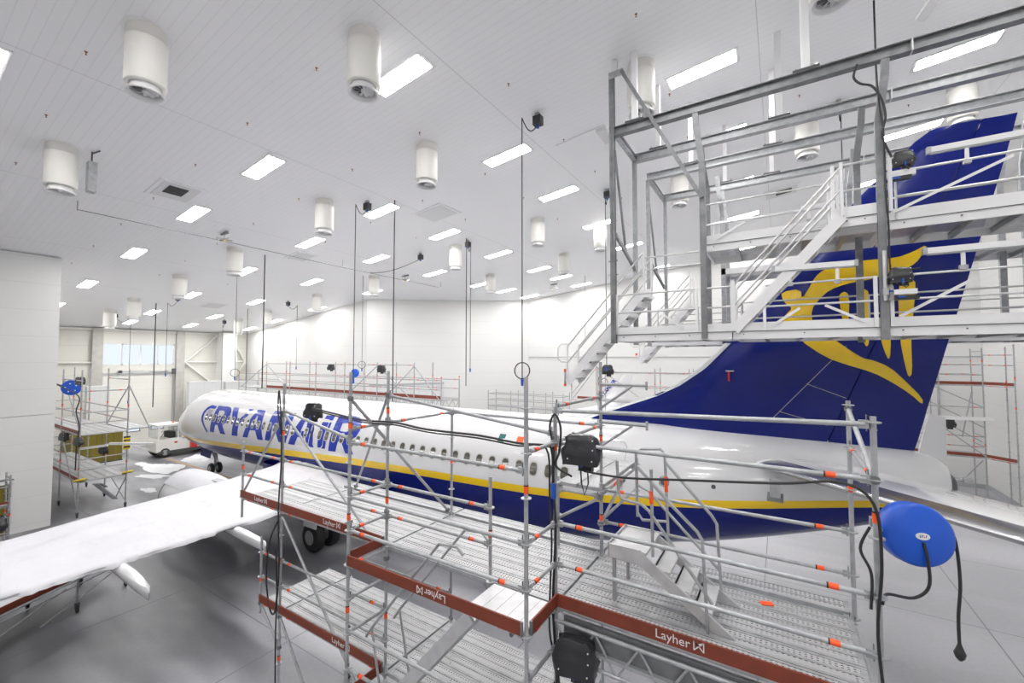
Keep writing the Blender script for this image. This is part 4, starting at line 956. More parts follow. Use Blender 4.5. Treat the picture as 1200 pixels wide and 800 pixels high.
# lower deck
for x0, x1 in ((25.5, XA), (XA, XB), (XB, XC)): fg.deck(x0, x1, YN, 5, Z1)
fg.deck(XB+.1, XC, YO, 2, Z1)
for z in (Z1-.03,): fg.led((25.5,YN,z), (XA,YN,z)); fg.led((XA,YN,z), (XB,YN,z)); fg.led((XA,YF,z), (XB,YF,z), False); fg.led((XB,YF,z), (XC,YF,z), False); fg.led((XB,YO,z), (XC,YO,z))
for z in (2.8, 3.3):
    fg.led((25.5,YN,z), (XA,YN,z)); fg.led((XA,YN,z), (XB,YN,z)); fg.led((XA,YF,z), (XB,YF,z))
fg.led((XB,YO,2.8), (XC,YO,2.8)); fg.led((25.5,YN,Z1-.05), (25.5,YF,Z1-.05), False)
# braces
fg.brace((XA,YN,6.2), (X0,YN,4.35)); fg.brace((XA,YN,6.25), (XB,YN,4.1)); fg.brace((XA,YN,4.2), (XB-.3,YN,1.4)); fg.brace((XB,YN,6.75), (XA+.2,YF,4.4)); fg.brace((XB,YO,6.75), (XB-.1,YF,4.38)); fg.brace((XA,YN,2.2), (27.6,YN,.6)); fg.brace((XA+1.9,YF,2.2), (XA,YF,.6))
fg.brace((XB,YF,4.2), (XB+1.4,YF,2.5)); fg.brace((31.4,YF,4.2), (30.2,YF,2.6)); fg.brace((25.5,YN,2.25), (XA,YN,1.6)); fg.brace((XC,YF,5.3), (XC,YN,4.3)) if False else None
# big transport girder below the right bay
fg.girder((XC,YN-.02,0), (XD,YN-.02,0), 3.72, 4.12)
b = MB(); b.box((XC+.1,YN+.02,3.9), (XD-.05,YN+.06,4.18), 'galvanised_dark'); b.box((XC+.1,YN-.03,3.86), (XD-.05,YN+.1,3.9), 'galvanised'); fg.part('edge_beam', b)
# small raised work platform (5.3 m) between the far row and the fuselage
xa, xb, ya, yb = 31.66, 32.40, -6.72, -4.72
for x in (xa, xb):
    for y in (ya+.02, yb-.02):
        if (x, y) == (xb, ya+.02): fg.std(x, y, 4.02, 5.42, (4.9,), zr=4.3)
        else: fg.std(x, y, 4.3, 5.42, (5.0,) if x == xb else (), zr=4.3)
fg.plank_y(ya, yb, xa, 5.34, .35); fg.plank_y(ya, yb, xa+.36, 5.34, .36)
for p, q in (((xa,ya,5.22),(xb,ya,5.22)), ((xb,ya,5.24),(xb,yb,5.24)), ((xa,ya,5.24),(xa,yb,5.24)), ((xa,yb,5.22),(xb,yb,5.22)), ((xb,ya,4.85),(xb,yb,4.85))): fg.led(p, q, False)
fg.brace((xa,ya,4.75), (xb,ya,5.2)); fg.brace((xb,ya,4.8), (xb,ya+1.1,5.2))
b = MB(); b.box((xb+.03,ya+.55,5.24), (xb+.035,ya+.9,5.3), 'orange_tape'); fg.part('marker', b)

# ---- aluminium stair from the small platform down to the upper deck
st = Thing('deck_stair', (33.6, -7.45, 4.3), 'short aluminium stair with hooped tube handrails standing on the upper scaffold deck', 'stairs')
sy0, sy1 = -7.8, -7.1
b = MB(); b.box((32.92,sy0,4.97), (33.38,sy1,5.0), 'aluminium'); b.box((32.9,sy0,4.86), (32.92,sy1,5.03), 'galvanised'); st.part('landing', b)
for y in (sy0, sy1):
    b = MB(); b.prism([(32.92,y-.015,5.02),(33.30,y-.015,5.02),(33.42,y-.015,4.93),(34.33,y-.015,4.31),(34.12,y-.015,4.31),(33.30,y-.015,4.84),(32.92,y-.015,4.86)], (0,.03,0), 'aluminium'); st.part('stringer', b)
for k in range(3):
    x = 33.45+.225*k; z = 4.83-.165*k; b = MB(); b.box((x,sy0+.02,z-.03), (x+.20,sy1-.02,z), 'aluminium'); b.box((x,sy0+.02,z-.05), (x+.02,sy1-.02,z), 'galvanised_dark'); st.part('tread', b)
b = MB()
for y in (sy0+.06, sy1-.06): b = MB(); b.beam((32.96,y,4.9), (32.96,y,4.31), .04, .04, 'galvanised'); st.part('support', b)
def A(y, *pts): return [at(a, c, y=y) for a, c in pts]
def rail(paths, y, tape=None):
    b = MB()
    for p in paths: b.path(A(y, *p), .019, 'galvanised', 10)
    if tape: p, q = A(y, *tape); b.tube(p, q, .023, 'orange_tape', 10)
    return b
yn_ = sy0-.03
st.part('handrail', rail([[(746,546),(790,595),(817,623),(823,633),(830,748)], [(723,540),(725,577),(728,584),(752,591),(760,598),(835,708)], [(763,550),(765,652)]], yn_, ((763,575),(763.5,590))))
yf_ = sy1+.03
st.part('handrail', rail([[(783,626),(779,532),(774,526),(751,526),(745,532),(747,600),(753,609),(781,611)], [(779,540),(786,549),(834,604),(840,614),(847,716)], [(747,568),(760,575),(836,660),(843,668)]], yf_, ((780,558),(781,576))))
# ---- stair ladder inside the scaffold, going down from the landing to the lower deck
ld = Thing('access_ladder', (30.0, -8.6, 2.33), 'steep aluminium access stair leaning between the lower and the upper scaffold deck', 'stairs')
for y in (YO+.12, YN-.14):
    b = MB(); b.beam((31.5,y,4.18), (29.95,y,2.42), .035, .16, 'aluminium'); ld.part('stringer', b)
for k in range(7):
    t = (k+.5)/7; x = 31.5-1.55*t; z = 4.18-1.76*t; b = MB(); b.box((x-.1,YO+.13,z-.015), (x+.1,YN-.15,z+.015), 'aluminium'); ld.part('tread', b)
for y in (YN-.1, YO+.1):
    b = MB(); b.path([(31.4,y,4.9),(31.3,y,4.98),(31.0,y,4.95),(29.75,y,3.5),(29.6,y,3.3)], .02, 'galvanised', 8); b.tube((29.72,y,3.46),(29.95,y,2.5), .018, 'galvanised', 8); ld.part('handrail', b)
b = MB(); b.box((0,0,0), (.14,.09,.004), 'orange_tape'); o = b.build('marker_card'); o.location = (34.55, -6.9, 4.312); o.rotation_euler = (0,0,.4); tag(o, 'loose orange card lying on the perforated deck near the stair', 'card')

# ---- black wrapped floodlights on the scaffold
def wrapped_lamp(c, s, yaw, lab, tail=True, down=.35):
    c = V(c); t = Thing('wrapped_floodlight', c-V((0,0,s*.6)), lab, 'work light', None)
    b = MB(); rot = Matrix.Rotation(yaw, 3, 'Z'); rws = []
    for i in range(9):
        z = -1+2*i/8; row = []
        k = (1.0-.30*max(0, z)**1.6-.06*math.sin(z*5)) if i != 8 else .60
        for j in range(20):
            a = 2*PI*j/20; cx = abs(math.cos(a))**.3*(1 if math.cos(a) > 0 else -1); cy = abs(math.sin(a))**.3*(1 if math.sin(a) > 0 else -1)
            w = 1+.14*noise.noise(V((cx*2+c.x*3, cy*2, z*2+c.z)))
            row.append(c+rot @ V((cx*s*.62*k*w, cy*s*.30*k*w, z*s*.5*w)))
        rws.append(row)
    b.grid(rws, 'black_sheet', closed=True, smooth=True); b.add(rws[0], [tuple(range(20))], 'black_sheet'); b.add(rws[-1], [tuple(range(20))], 'black_sheet'); t.part('cover', b)
    b = MB(); b.box(c+V((-.1*s,-.1*s,-s*.72)), c+V((.38*s,.1*s,-s*.46)), 'black_plastic'); t.part('housing', b)
    b = MB()
    for x, z in ((.45,.36),(.45,.05),(.42,-.32),(-.42,-.3)): b.lathe(c+rot @ V((x*s,-.30*s,z*s)), rot @ V((0,-1,0)), [(0,.009),(.008,.009),(.008,.001)], 'white_plain', 8)
    t.part('eyelet', b)
    if tail:
        b = MB(); e = c+V((0,-.05,-s*.5)); b.path([e, e+V((.02,-.02,-down*.6)), e+V((.06,-.02,-down)), e+V((.10,0,-down*.6)), e+V((.08,.02,.0))], .010, 'rubber', 6); b.tube(e+V((.02,-.02,-.02)), e+V((.02,-.02,.06)), .018, 'blue_plug', 8); t.part('lead', b)
    b = MB(); b.tube(c+rot @ V((-.6*s,0,-.1*s)), c+rot @ V((-.85*s,0,-.1*s)), .02, 'galvanised', 8); t.part('clamp', b)
    return t
wrapped_lamp(at(682, 526, y=-8.18), .36, .1, 'floodlight wrapped in black sheet beside the small platform and the cable loop')
wrapped_lamp(at(674, 768, y=-8.35), .40, .15, 'floodlight wrapped in black sheet hanging below the upper scaffold deck')
wrapped_lamp(at(367, 481, y=-8.1), .29, .2, 'floodlight wrapped in black sheet in front of the title lettering')
# ---- cables tied along the scaffold
def cable(pts, r, lab, name='cable'):
    # Catmull-Rom through the given points
    P = [V(p) for p in pts]; out = []
    for i in range(len(P)-1):
        a = P[max(i-1, 0)]; b0 = P[i]; c = P[i+1]; d = P[min(i+2, len(P)-1)]
        for k in range(6):
            t = k/6.; out.append(.5*((2*b0)+(c-a)*t+(2*a-5*b0+4*c-d)*t*t+(3*b0-a-3*c+d)*t**3))
    out.append(P[-1]); b = MB(); b.path(out, r, 'rubber', 7); return tag(b.build(name), lab, 'cable')
cable([(XA,YN-.05,.3), (XA-.03,YN-.06,2.0), (XA+.03,YN-.05,3.2), (XA-.02,YN-.06,4.3), (XA+.03,YN-.05,5.3), (XA-.02,YN-.05,6.2), (XA-.1,YN-.05,6.7), (XA-.14,YN-.04,6.3), (XA-.02,YN-.05,5.9)], .014, 'black cable running up the scaffold post nearest the wing')
cable([(XA-.05,YN-.04,4.1), (XA-.35,YN-.04,3.6), (XA-.45,YN-.04,2.9), (XA-.3,YN-.04,2.3), (XA-.12,YN-.04,2.25), (XA-.03,YN-.05,2.7), (XA-.12,YN-.04,3.5)], .016, 'black cable looping out of the scaffold at the lower deck corner')
hz = [at(366, 478, y=YN-.04), at(390, 484, y=YN-.04), at(425, 492, y=YN-.3), at(463, 495, y=YN-.3), at(500, 503, y=YN-.35), at(560, 510, y=YN-.3), at(607, 519, y=YN-.2), at(640, 522, y=YN-.05), at(647, 530, y=YN-.04), at(648, 560, y=YN-.04), (XC+.02,YN-.04,5.2), (XC-.02,YN-.04,4.3), (XC+.03,YN-.04,3.4), (XC-.02,YN-.04,2.6)]
cable(hz, .016, 'thick black cable tied from the lamp by the title to the deck step post')
cable([p+V((0,0,-.035)) for p in hz[:8]]+[(XC-.06,YN-.04,5.6), (XC-.03,YN-.05,5.0), (XC-.07,YN-.04,4.0), (XC+.05,YN-.06,3.6), (XC+.08,YN-.06,3.2)], .012, 'thinner black cable slung below the thick one along the scaffold')
cable([(XC-.02,YN-.05,5.7), (XC,YN-.05,6.2), (XC-.05,YN-.05,6.5), (XC+.02,YN-.05,6.66), (XC+.10,YN-.05,6.5), (XC+.08,YN-.05,6.2), (XC+.03,YN-.05,6.02), (XC+.25,YN-.05,5.92)], .014, 'upright loop of black cable at the post beside the wrapped lamp')
cable([(XC+.4,YN-.03,6.0), (XC+.9,YN-.05,6.0), (XC+1.6,YN-.06,6.08), (XC+2.4,YN-.05,6.17), (XD-.25,YN-.05,6.25), (XD-.02,YN-.06,6.1), (XD+.02,YN-.06,5.6), (XD-.02,YN-.06,5.0), (XD+.02,YN-.05,4.2), (XD-.02,YN-.05,3.2)], .013, 'heavy black cable along the long rail and down the post beside the blue reel')
cable([(XD-.05,YN-.05,5.9), (XD-.12,YN-.05,5.7), (XD-.05,YN-.05,5.5), (XD-.06,YN-.05,5.2)], .012, 'short black cable with a connector hanging left of the blue reel')
b = MB(); b.tube((XC+.005,YN-.06,5.62), (XC+.0,YN-.06,5.80), .035, 'blue_plug', 10); tag(b.build('connector'), 'blue cable connector on the post beside the small platform', 'connector')
b = MB(); b.tube((XC+.20,YN-.1,3.98), (XC+.27,YN-.1,3.98), .045, 'blue_plug', 10); b.tube((XC+.16,YN-.1,3.98), (XC+.2,YN-.1,3.98), .025, 'orange_tape', 8); tag(b.build('connector'), 'blue connector above the wrapped lamp below the deck', 'connector')
# ---- big blue cable reel
rc = V((35.80, -7.86, 5.78)); rd = V((.28, -.93, .16)).normalized()
rl = Thing('cable_reel', rc, 'large round blue cable reel hung on the scaffold post at the picture edge', 'cable reel')
b = MB(); b.lathe(rc, rd, [(-.14,.001),(-.14,.19),(-.12,.25),(-.08,.27),(.03,.27),(.06,.26),(.075,.235),(.08,.21),(.088,.195),(.092,.13),(.10,.11),(.10,.001)], 'blue_plastic', 48); rl.part('housing', b)
fx_ = rd.cross(V((0,0,1))).normalized()*-1; fy_ = rd.cross(fx_).normalized(); fy_ = fy_ if fy_.z > 0 else -fy_
def badge(cx, cy, w, h, txt, nm):
    b = MB(); o = rc+rd*(.102 if abs(cy) < .1 else .080)+fx_*cx+fy_*cy; b.add([o+fx_*w*math.cos(a)+fy_*h*math.sin(a) for a in [2*PI*k/24 for k in range(24)]]+[o+rd*.006+fx_*w*math.cos(a)+fy_*h*math.sin(a) for a in [2*PI*k/24 for k in range(24)]], [tuple(range(24, 48))]+[(k, (k+1) % 24, 24+(k+1) % 24, 24+k) for k in range(24)], 'white_plain')
    p = rl.part(nm, b, label='white oval badge')
    m = MB()
    for i, c in enumerate(('title_blue', 'title_blue', 'orange_tape', 'blue_plug')):
        e = o+rd*.007+fx_*(-w*.42+i*w*.28); k = h*.36
        m.beam(e-fy_*k, e+fy_*k, w*.10, .002, c, up=rd); m.beam(e, e+fx_*w*.14+fy_*k*(.8 if i % 2 else -.8), w*.08, .002, c, up=rd)
    rl.part('print', m, parent=p)
badge(0, .0, .052, .030, None, 'badge'); badge(.0, -.165, .055, .022, None, 'badge')
b = MB(); b.box(rc+V((-.3,.1,-.03)), rc+V((-.05,.17,.05)), 'galvanised'); b.tube((XD,YN,5.82), rc+V((-.2,.12,0)), .02, 'galvanised'); rl.part('bracket', b)
rcf = rc+rd*.11
cable([rcf+V((0,0,-.05)), rcf+V((.02,-.03,-.2)), rcf+V((.02,-.02,-.42)), rcf+V((-.08,.0,-.55)), rcf+V((-.25,.03,-.58)), (XD+.02,YN-.03,5.26)], .013, 'black lead looping from the middle of the blue reel to the post')
e = rc+fx_*.235+V((0,0,.02))
cable([e+V((0,0,.05)), e+V((.05,0,-.05)), e+V((.07,0,-.4)), e+V((.05,0,-.7)), e+V((.05,0,-.97))], .013, 'black cable hanging from the side of the blue reel')
b = MB(); q = e+V((.05,0,-.98)); b.lathe(q, (0,0,-1), [(-.05,.013),(0,.03),(.03,.042),(.07,.03),(.09,.013)], 'rubber', 14); tag(b.build('cable_stopper'), 'black ball stopper on the cable under the blue reel', 'stopper')

# ============================================================ background scaffolds
def bay_scaffold(sc, xs, ys, zdecks, ztop, rails, ground=True, toe_sides=('y0',), z0=.28, castors=True, fat=1.0, tags=True, deck=True, posts_skip=()):
    """regular scaffold: xs bays, two rows ys, deck heights and guard rails above every deck"""
    sc.fat = fat
    for x in xs:
        for y in ys:
            if (x, y) in posts_skip: continue
            sc.std(x, y, z0, ztop, (zdecks[-1]+1.2, zdecks[0]+.6) if tags else (), zr=z0)
            if castors: sc.caster(x, y)
    for zd in zdecks:
        for a, c in zip(xs, xs[1:]):
            if deck:
                n = max(1, int((ys[1]-ys[0])/.32)); w = (ys[1]-ys[0])/n
                for i in range(n): sc.plank(a+.02, c-.02, ys[0]+i*w, zd, w)
            for y in ys: sc.led((a,y,zd-.04), (c,y,zd-.04), False)
            for k in rails:
                for y in (ys if zd == zdecks[-1] else ys[:1]): sc.led((a,y,zd+k), (c,y,zd+k), tags)
        for x in (xs[0], xs[-1]):
            for k in rails: sc.led((x,ys[0],zd+k), (x,ys[1],zd+k), False)
        for x in xs: sc.led((x,ys[0],zd-.04), (x,ys[1],zd-.04), False)
        for t in toe_sides:
            y = ys[0] if t == 'y0' else ys[1]
            for a, c in zip(xs, xs[1:]): sc.toe((a,y), (c,y), zd)
# port nose scaffold (by the partition)
ns = Scaffold('rolling_scaffold', (2.5, -6.2, 0), 'two-level rolling scaffold on castors between the partition and the nose', fine=False)
bay_scaffold(ns, [-1.9, 1.15, 4.23, 7.3], (-7.0, -5.3), [1.65, 3.8], 6.8, (.5, 1.0), fat=1.25)
ns.led((7.3,-7.0,5.8), (7.3,-5.3,5.8)); ns.led((4.23,-7.,6.3), (7.3,-7.,6.3)); ns.led((4.23,-5.3,6.3), (7.3,-5.3,6.3))
ns.brace((7.3,-7.0,3.7), (7.3,-5.3,1.7)) if False else None
ns.brace((4.3,-5.3,3.9), (7.3,-5.3,6.0)); ns.brace((7.3,-7.,.4), (4.3,-7.,3.6)); ns.brace((7.3,-7.,3.9), (4.3,-7.,6.4)); ns.brace((7.3,-5.3,6.0), (7.9,-4.6,3.8)); ns.brace((7.3,-5.3,1.5), (6.0,-5.3,.3)); ns.brace((4.4,-5.3,1.5), (7.2,-5.3,.4))
b = MB()
for y in (-7.0, -5.3): b.beam((7.25,y-.12,1.72), (7.45,y+.22,1.76), .22, .05, 'yellow_cap'); b.beam((7.25,y-.12,1.68), (7.45,y+.22,1.72), .22, .03, 'rubber')
ns.part('edge_cap', b, label='yellow and black corner protector')
for i in range(3): ns.plank(4.25, 7.28, -5.28+.3*i, 3.84, .29)
b = MB(); b.beam((7.6,-6.5,1.5), (7.0,-5.6,.45), .25, .05, 'galvanised'); b.beam((7.6,-6.4,1.48), (7.3,-6.1,1.2), .3, .04, 'galvanised'); ns.part('outrigger', b)
b = MB(); b.beam((7.1,-5.9,3.2), (8.3,-4.6,3.1), .16, .10, 'white_plain'); b.beam((7.9,-5.3,3.1), (8.2,-4.7,2.8), .05, .05, 'white_plain'); b.beam((6.6,-6.8,3.05), (7.2,-6.,3.15), .1, .1, 'white_plain'); ns.part('support_arm', b, label='white tube arm at the deck end')
b = MB()
for i in range(4): b.box((7.32,-5.45,2.85+i*.16), (7.36,-5.2,2.93+i*.16), 'yellow_cap'); b.box((7.32,-5.45,2.93+i*.16), (7.36,-5.2,3.01+i*.16), 'rubber')
ns.part('hazard_plate', b, label='yellow and black striped plate')
def small_lamp(c, s, lab): return wrapped_lamp(c, s, .3, lab, False)
small_lamp(at(94, 446, y=-6.9), .36, 'black wrapped floodlight beside the small blue reel on the nose scaffold')
small_lamp(at(75, 511, y=-7.2), .36, 'black wrapped floodlight hung low on the nose scaffold beside the partition')
small_lamp(at(92, 517, y=-7.1), .36, 'black wrapped floodlight below the deck of the nose scaffold')
small_lamp(at(121, 527, y=-5.5), .38, 'black wrapped floodlight under the white arm of the nose scaffold')
c = at(84, 454, y=-7.0); t = Thing('cable_reel', c-V((0,0,.3)), 'small looking round blue cable reel on the nose scaffold', 'cable reel')
b = MB(); b.lathe(c, (.97,-.22,.05), [(-.10,.001),(-.10,.31),(-.06,.37),(.06,.37),(.10,.31),(.10,.001)], 'blue_plastic', 28); t.part('housing', b)
b = MB()
for k in range(5): a = 2*PI*k/5+.5; b.lathe(c+V((.12,-.05+.2*math.cos(a),.2*math.sin(a))), (.9,-.4,0), [(0,.03),(.02,.03),(.02,.001)], 'white_plain', 8)
t.part('bolt', b)
cable([c+V((-.1,-.3,.1)), c+V((.0,-.55,.2)), (7.3,-7.1,5.6), (7.25,-7.15,4.9), (7.35,-7.05,4.2), (7.3,-7.1,3.4), (7.25,-7.1,2.2)], .025, 'black cable hanging down the nose scaffold from the small blue reel')
# olive containers behind that scaffold
for (x0, x1, y0, y1, z1, lab) in ((-7.9, -5.6, -4.6, -1.9, 2.3, 'olive box container standing behind the nose scaffold'),):
    t = Thing('storage_container', ((x0+x1)/2, (y0+y1)/2, 0), lab, 'container'); b = MB(); b.box((x0,y0,.08), (x1,y1,z1), 'olive')
    for i in range(9): yy = y0+(y1-y0)*(i+.5)/9; b.box((x1,yy-.05,.15), (x1+.03,yy+.05,z1-.08), 'olive')
    t.part('body', b); b = MB(); b.box((x0-.02,y0-.02,z1), (x1+.04,y1+.02,z1+.07), 'olive'); t.part('lid', b); b = MB(); b.box((x0-.02,y0-.02,0), (x1+.04,y1+.02,.08), 'dark_steel'); t.part('base', b)
# starboard scaffold level with the crown
ss = Scaffold('scaffold', (9., 4.8, 0), 'long scaffold walkway with guard rails along the far side of the cabin', fine=False)
ss.fat = 1.3
xs_ = [-1.9, 2.2, 5.27, 8.34, 11.4, 14.45, 17.5, 19.5]
for i, x in enumerate(xs_):
    for y in (4.1, 5.6):
        zb = .0 if x < 11 else 4.6
        ss.std(x, y, zb, 7.1 if i not in (0, 7) else 6.2, (6.3,), zr=.3)
for a, c_ in zip(xs_, xs_[1:]):
    w = .3
    for i in range(5): ss.plank(a+.02, c_-.02, 4.1+i*w, 5.12, w)
    for z in (5.08, 5.65, 6.15): 
        for y in (4.1, 5.6): ss.led((a,y,z), (c_,y,z), z > 5.1)
    ss.led((a,4.1,6.95), (c_,4.1,6.95)) if a > 2 and a < 17 else None
    if a >= 2: ss.toe((a,4.1), (c_,4.1), 5.14, h=.18)
    ss.girder((a,5.6,0), (c_,5.6,0), 4.6, 4.98)
for x in xs_: ss.led((x,4.1,5.08), (x,5.6,5.08), False)
ss.brace((2.2,4.1,6.9), (4.9,4.1,5.2)); ss.brace((14.45,4.1,6.9), (11.9,4.1,5.2)); ss.brace((17.5,4.1,6.9), (15.2,4.1,5.1)); ss.brace((17.5,4.1,6.9), (19.4,4.1,5.1)); ss.brace((2.2,4.1,6.9), (-1.5,4.1,5.1)); ss.brace((14.5,4.1,6.9), (17.2,4.1,5.1))
small_lamp(at(388, 430, y=4.0), .38, 'black wrapped floodlight in the middle of the far walkway rail'); small_lamp(at(447, 432, y=4.0), .4, 'black wrapped floodlight at the rear brace of the far walkway')
c = at(416, 437, y=3.9); t = Thing('cable_reel', c-V((0,0,.3)), 'blue hose reel hanging over the far walkway behind the title', 'cable reel')
b = MB(); b.lathe(c, (.3,-1,0), [(-.1,.001),(-.1,.2),(-.06,.26),(.06,.26),(.1,.2),(.1,.001)], 'blue_plastic', 24); t.part('housing', b); b = MB(); b.tube(c+V((-.2,0,-.35)), c+V((-.2,0,-.65)), .10, 'blue_plastic', 10); b.tube(c+V((-.2,0,-.35)), c+V((-.1,0,-.1)), .02, 'rubber'); t.part('plug', b)
# scaffold at the starboard wing tip
s2 = Scaffold('scaffold', (26., 14.5, 0), 'scaffold behind the starboard winglet under the dock stairs', fine=False)
bay_scaffold(s2, [24.5, 28.2, 30.2, 33.3], (14., 15.4), [4.55], 6.7, (.95, 1.85), toe_sides=(), castors=False, z0=0, fat=1.2)
s2.std(24.4, 13.95, 4.4, 7.4, (6.6, 5.6)); s2.toe((23.0,13.95),(24.4,13.95),4.6); s2.led((22.6,13.95,4.5),(24.4,13.95,4.5)); s2.std(22.6,13.95,4.4,5.9,(5.4,)); s2.brace((24.3,13.95,6.8), (22.6,13.95,4.9)); s2.brace((24.3,13.95,6.6), (22.7,13.95,4.6)); s2.brace((24.4,13.95,6.8), (27.2,13.95,4.9))
small_lamp(at(712, 433, y=13.8), .62, 'black wrapped floodlight on the scaffold behind the starboard winglet')
cc = at(708, 452, y=13.7); b = MB(); b.path([cc+V((.28*math.cos(a), 0, .5*math.sin(a))) for a in [2*PI*i/24 for i in range(25)]], .02, 'rubber', 6); b.path([cc+V((-.3+.1*math.cos(a), 0, .3+.3*math.sin(a))) for a in [2*PI*i/16 for i in range(17)]], .02, 'rubber', 6); tag(b.build('cable_coil'), 'coiled black cable hanging by the starboard winglet', 'cable')
# small far scaffold in front of the oblique wall
s3 = Scaffold('scaffold', (17.4, 17.5, 0), 'low far scaffold in front of the white starboard wall', fine=False)
bay_scaffold(s3, [13.4, 15.7, 17.2, 19.0, 20.5], (17., 18.2), [3.3], 4.6, (.5, 1.0), toe_sides=(), castors=False, z0=0, fat=1.2, tags=False)
# tail scaffold on the starboard side
s4 = Scaffold('scaffold', (42.2, 17.9, 0), 'tall three-level scaffold beyond the tail cone by the rear wall', fine=False)
bay_scaffold(s4, [38.9, 41.7, 43.3], (17.3, 18.8), [2.45, 6.02], 7.85, (.5, 1.0), toe_sides=('y0',), castors=False, z0=0, fat=1.15)
s4.led((43.3,17.3,7.7), (43.3,18.8,7.7), False)
for k, (p, q) in enumerate((((38.9,17.3,7.4),(43.3,17.3,4.9)), ((38.9,17.3,6.6),(43.3,17.3,3.9)), ((38.9,17.3,6.),(43.2,17.3,3.2)), ((41.7,17.3,5.8),(43.3,17.3,4.9)), ((41.7,17.3,3.9),(43.3,17.3,2.5)), ((41.8,17.3,.3),(43.2,17.3,2.3)), ((42.5,17.3,3.4),(42.9,17.3,5.7)))): s4.brace(p, q)
s4.led((38.9,17.3,4.3), (43.3,17.3,4.3)); s4.led((38.9,17.3,4.9), (43.3,17.3,4.9)); s4.led((38.9,17.3,3.45),(43.3,17.3,3.45)) if False else None
s4.std(44.1, 16.4, 0, 8.0, (6.4, 5.0)); s4.std(44.1, 17.3, 0, 7.9, (6.2,)); s4.led((43.3,17.3,2.41),(44.1,16.4,2.41)); s4.led((43.3,17.3,5.98),(44.1,16.4,5.98)); s4.led((43.3,17.3,7.0),(44.1,16.4,7.0)); s4.led((43.3,17.3,7.5),(44.1,16.4,7.5)); s4.toe((43.3,17.3),(44.1,16.4),6.02); s4.toe((43.3,17.3),(44.1,16.4),2.45)
b = MB(); b.beam((40.6,16.2,4.4), (43.6,17.2,4.35), .18, .16, 'white_plain'); s4.part('tube_light', b, label='long white tube light along the scaffold')
c = at(1111, 495, y=17.0); t = wrapped_lamp(c, .45, .2, 'square black wrapped floodlight right behind the fin trailing edge', False)
# platform under the port wing (on castors, parallel to the wing edge)
wd = V((.48, -.88, 0)).normalized(); wn = V((-.88, -.48, 0)).normalized()
w0 = V((16.75, -7.9, 0))
s5 = Scaffold('rolling_scaffold', (17.3, -9.8, 0), 'low rolling platform on castors under the port wing tip', fine=True)
k = wn*1.55
for i in range(3):
    a = w0+wd*2.07*(i-.15); c_ = w0+wd*2.07*(i+.85)
    for off in (V((0,0,0)), k):
        b = MB(); b.tube(a+off+V((0,0,.95)), c_+off+V((0,0,.95)), .03, 'galvanised', 8); b.tube(a+off+V((0,0,.80)), c_+off+V((0,0,.80)), .024, 'galvanised', 8); s5.part('ledger', b)
    b = MB(); P = [a, c_, c_+k, a+k]; b.add([p+V((0,0,1.0)) for p in P]+[p+V((0,0,.95)) for p in P], [(0,1,2,3),(7,6,5,4),(0,1,5,4),(1,2,6,5),(2,3,7,6),(3,0,4,7)], 'aluminium'); s5.part('deck_plank', b)
    b = MB(); b.beam(a+wd*(.9 if i == 0 else 0)+V((0,0,1.09)), c_+V((0,0,1.09)), .03, .17, 'toe_board_red'); s5.part('toe_board', b)
    b = MB(); b.tube(a+V((0,0,.85)), c_+wd*.6+V((0,0,.15)), .02, 'galvanised', 8); s5.part('brace', b)
for q in (0., 1.45, 3.5, 5.6):
    for off in (V((0,0,0)), k):
        p = w0+wd*q+off; s5.std(p.x, p.y, .25, 1.25, (), zr=.5); s5.caster(p.x, p.y, .12)
# small scaffold before the olive door
s6 = Scaffold('scaffold', (9.0, -10.2, 0), 'small scaffold end standing before the olive door', fine=False)
s6.fat = 1.3
for x, y in ((9.,-9.3),(9.,-11.8),(8.2,-9.3),(8.2,-11.8)): s6.std(x, y, 0, 2.75, (1.2,), zr=.4)
for z in (.5, 1.1, 1.6, 2.3, 2.6): s6.led((9.,-9.3,z), (9.,-11.8,z), False); s6.led((9.,-9.3,z), (8.2,-9.3,z), False)
for i in range(2): s6.plank_y(-11.8, -9.3, 8.25+i*.36, 1.55, .36)
s6.toe((9.,-9.3), (9.,-11.8), 1.56)
small_lamp((9.05, -9.62, .95), .55, 'black wrapped floodlight on the small scaffold before the olive door')

# ============================================================ tow tractor
tt = Thing('tow_tractor', (-4.7, 1.2, 0), 'white airport tow tractor parked in front of the aircraft nose', 'tow tractor')
x0, x1, y0, y1 = -5.6, -3.7, -.55, 3.6
b = MB()
b.prism([(x1,y0,.45),(x1,y1,.45),(x1,y1,1.25),(x1,y0+1.5,1.35),(x1,y0+.1,1.35),(x1,y0,1.1)], (x0-x1,0,0), 'cream_white'); b.box((x0,y0+1.6,1.25), (x1,y1-.1,1.5), 'cream_white'); body_ = tt.part('body', b)
b = MB(); b.box((x0-.02,y0+.15,.3), (x1+.02,y1-.1,.5), 'dark_steel'); tt.part('chassis', b)
b = MB(); b.box((x0,y0+.05,2.3), (x1,y0+1.5,2.42), 'white_plain'); b.box((x0,y0+1.4,2.2), (x1+.02,y1-.3,2.32), 'white_plain')
for x in (x0+.04, x1-.06):
    for y in (y0+.15, y0+1.35, y1-.5): b.beam((x,y,1.2), (x,y,2.32), .07, .07, 'white_plain')
tt.part('cab_roof', b)
b = MB(); b.box((x0+.08,y0+.11,1.4), (x1-.08,y0+.13,2.28), 'clear_glass'); tt.part('windscreen', b)
b = MB(); b.box((x0+.08,y0+1.37,1.4), (x1-.08,y0+1.39,2.28), 'clear_glass'); tt.part('rear_window', b)
b = MB(); b.box((x1-.07,y0+1.5,1.5), (x1-.05,y1-.5,2.18), 'clear_glass'); tt.part('side_window', b)
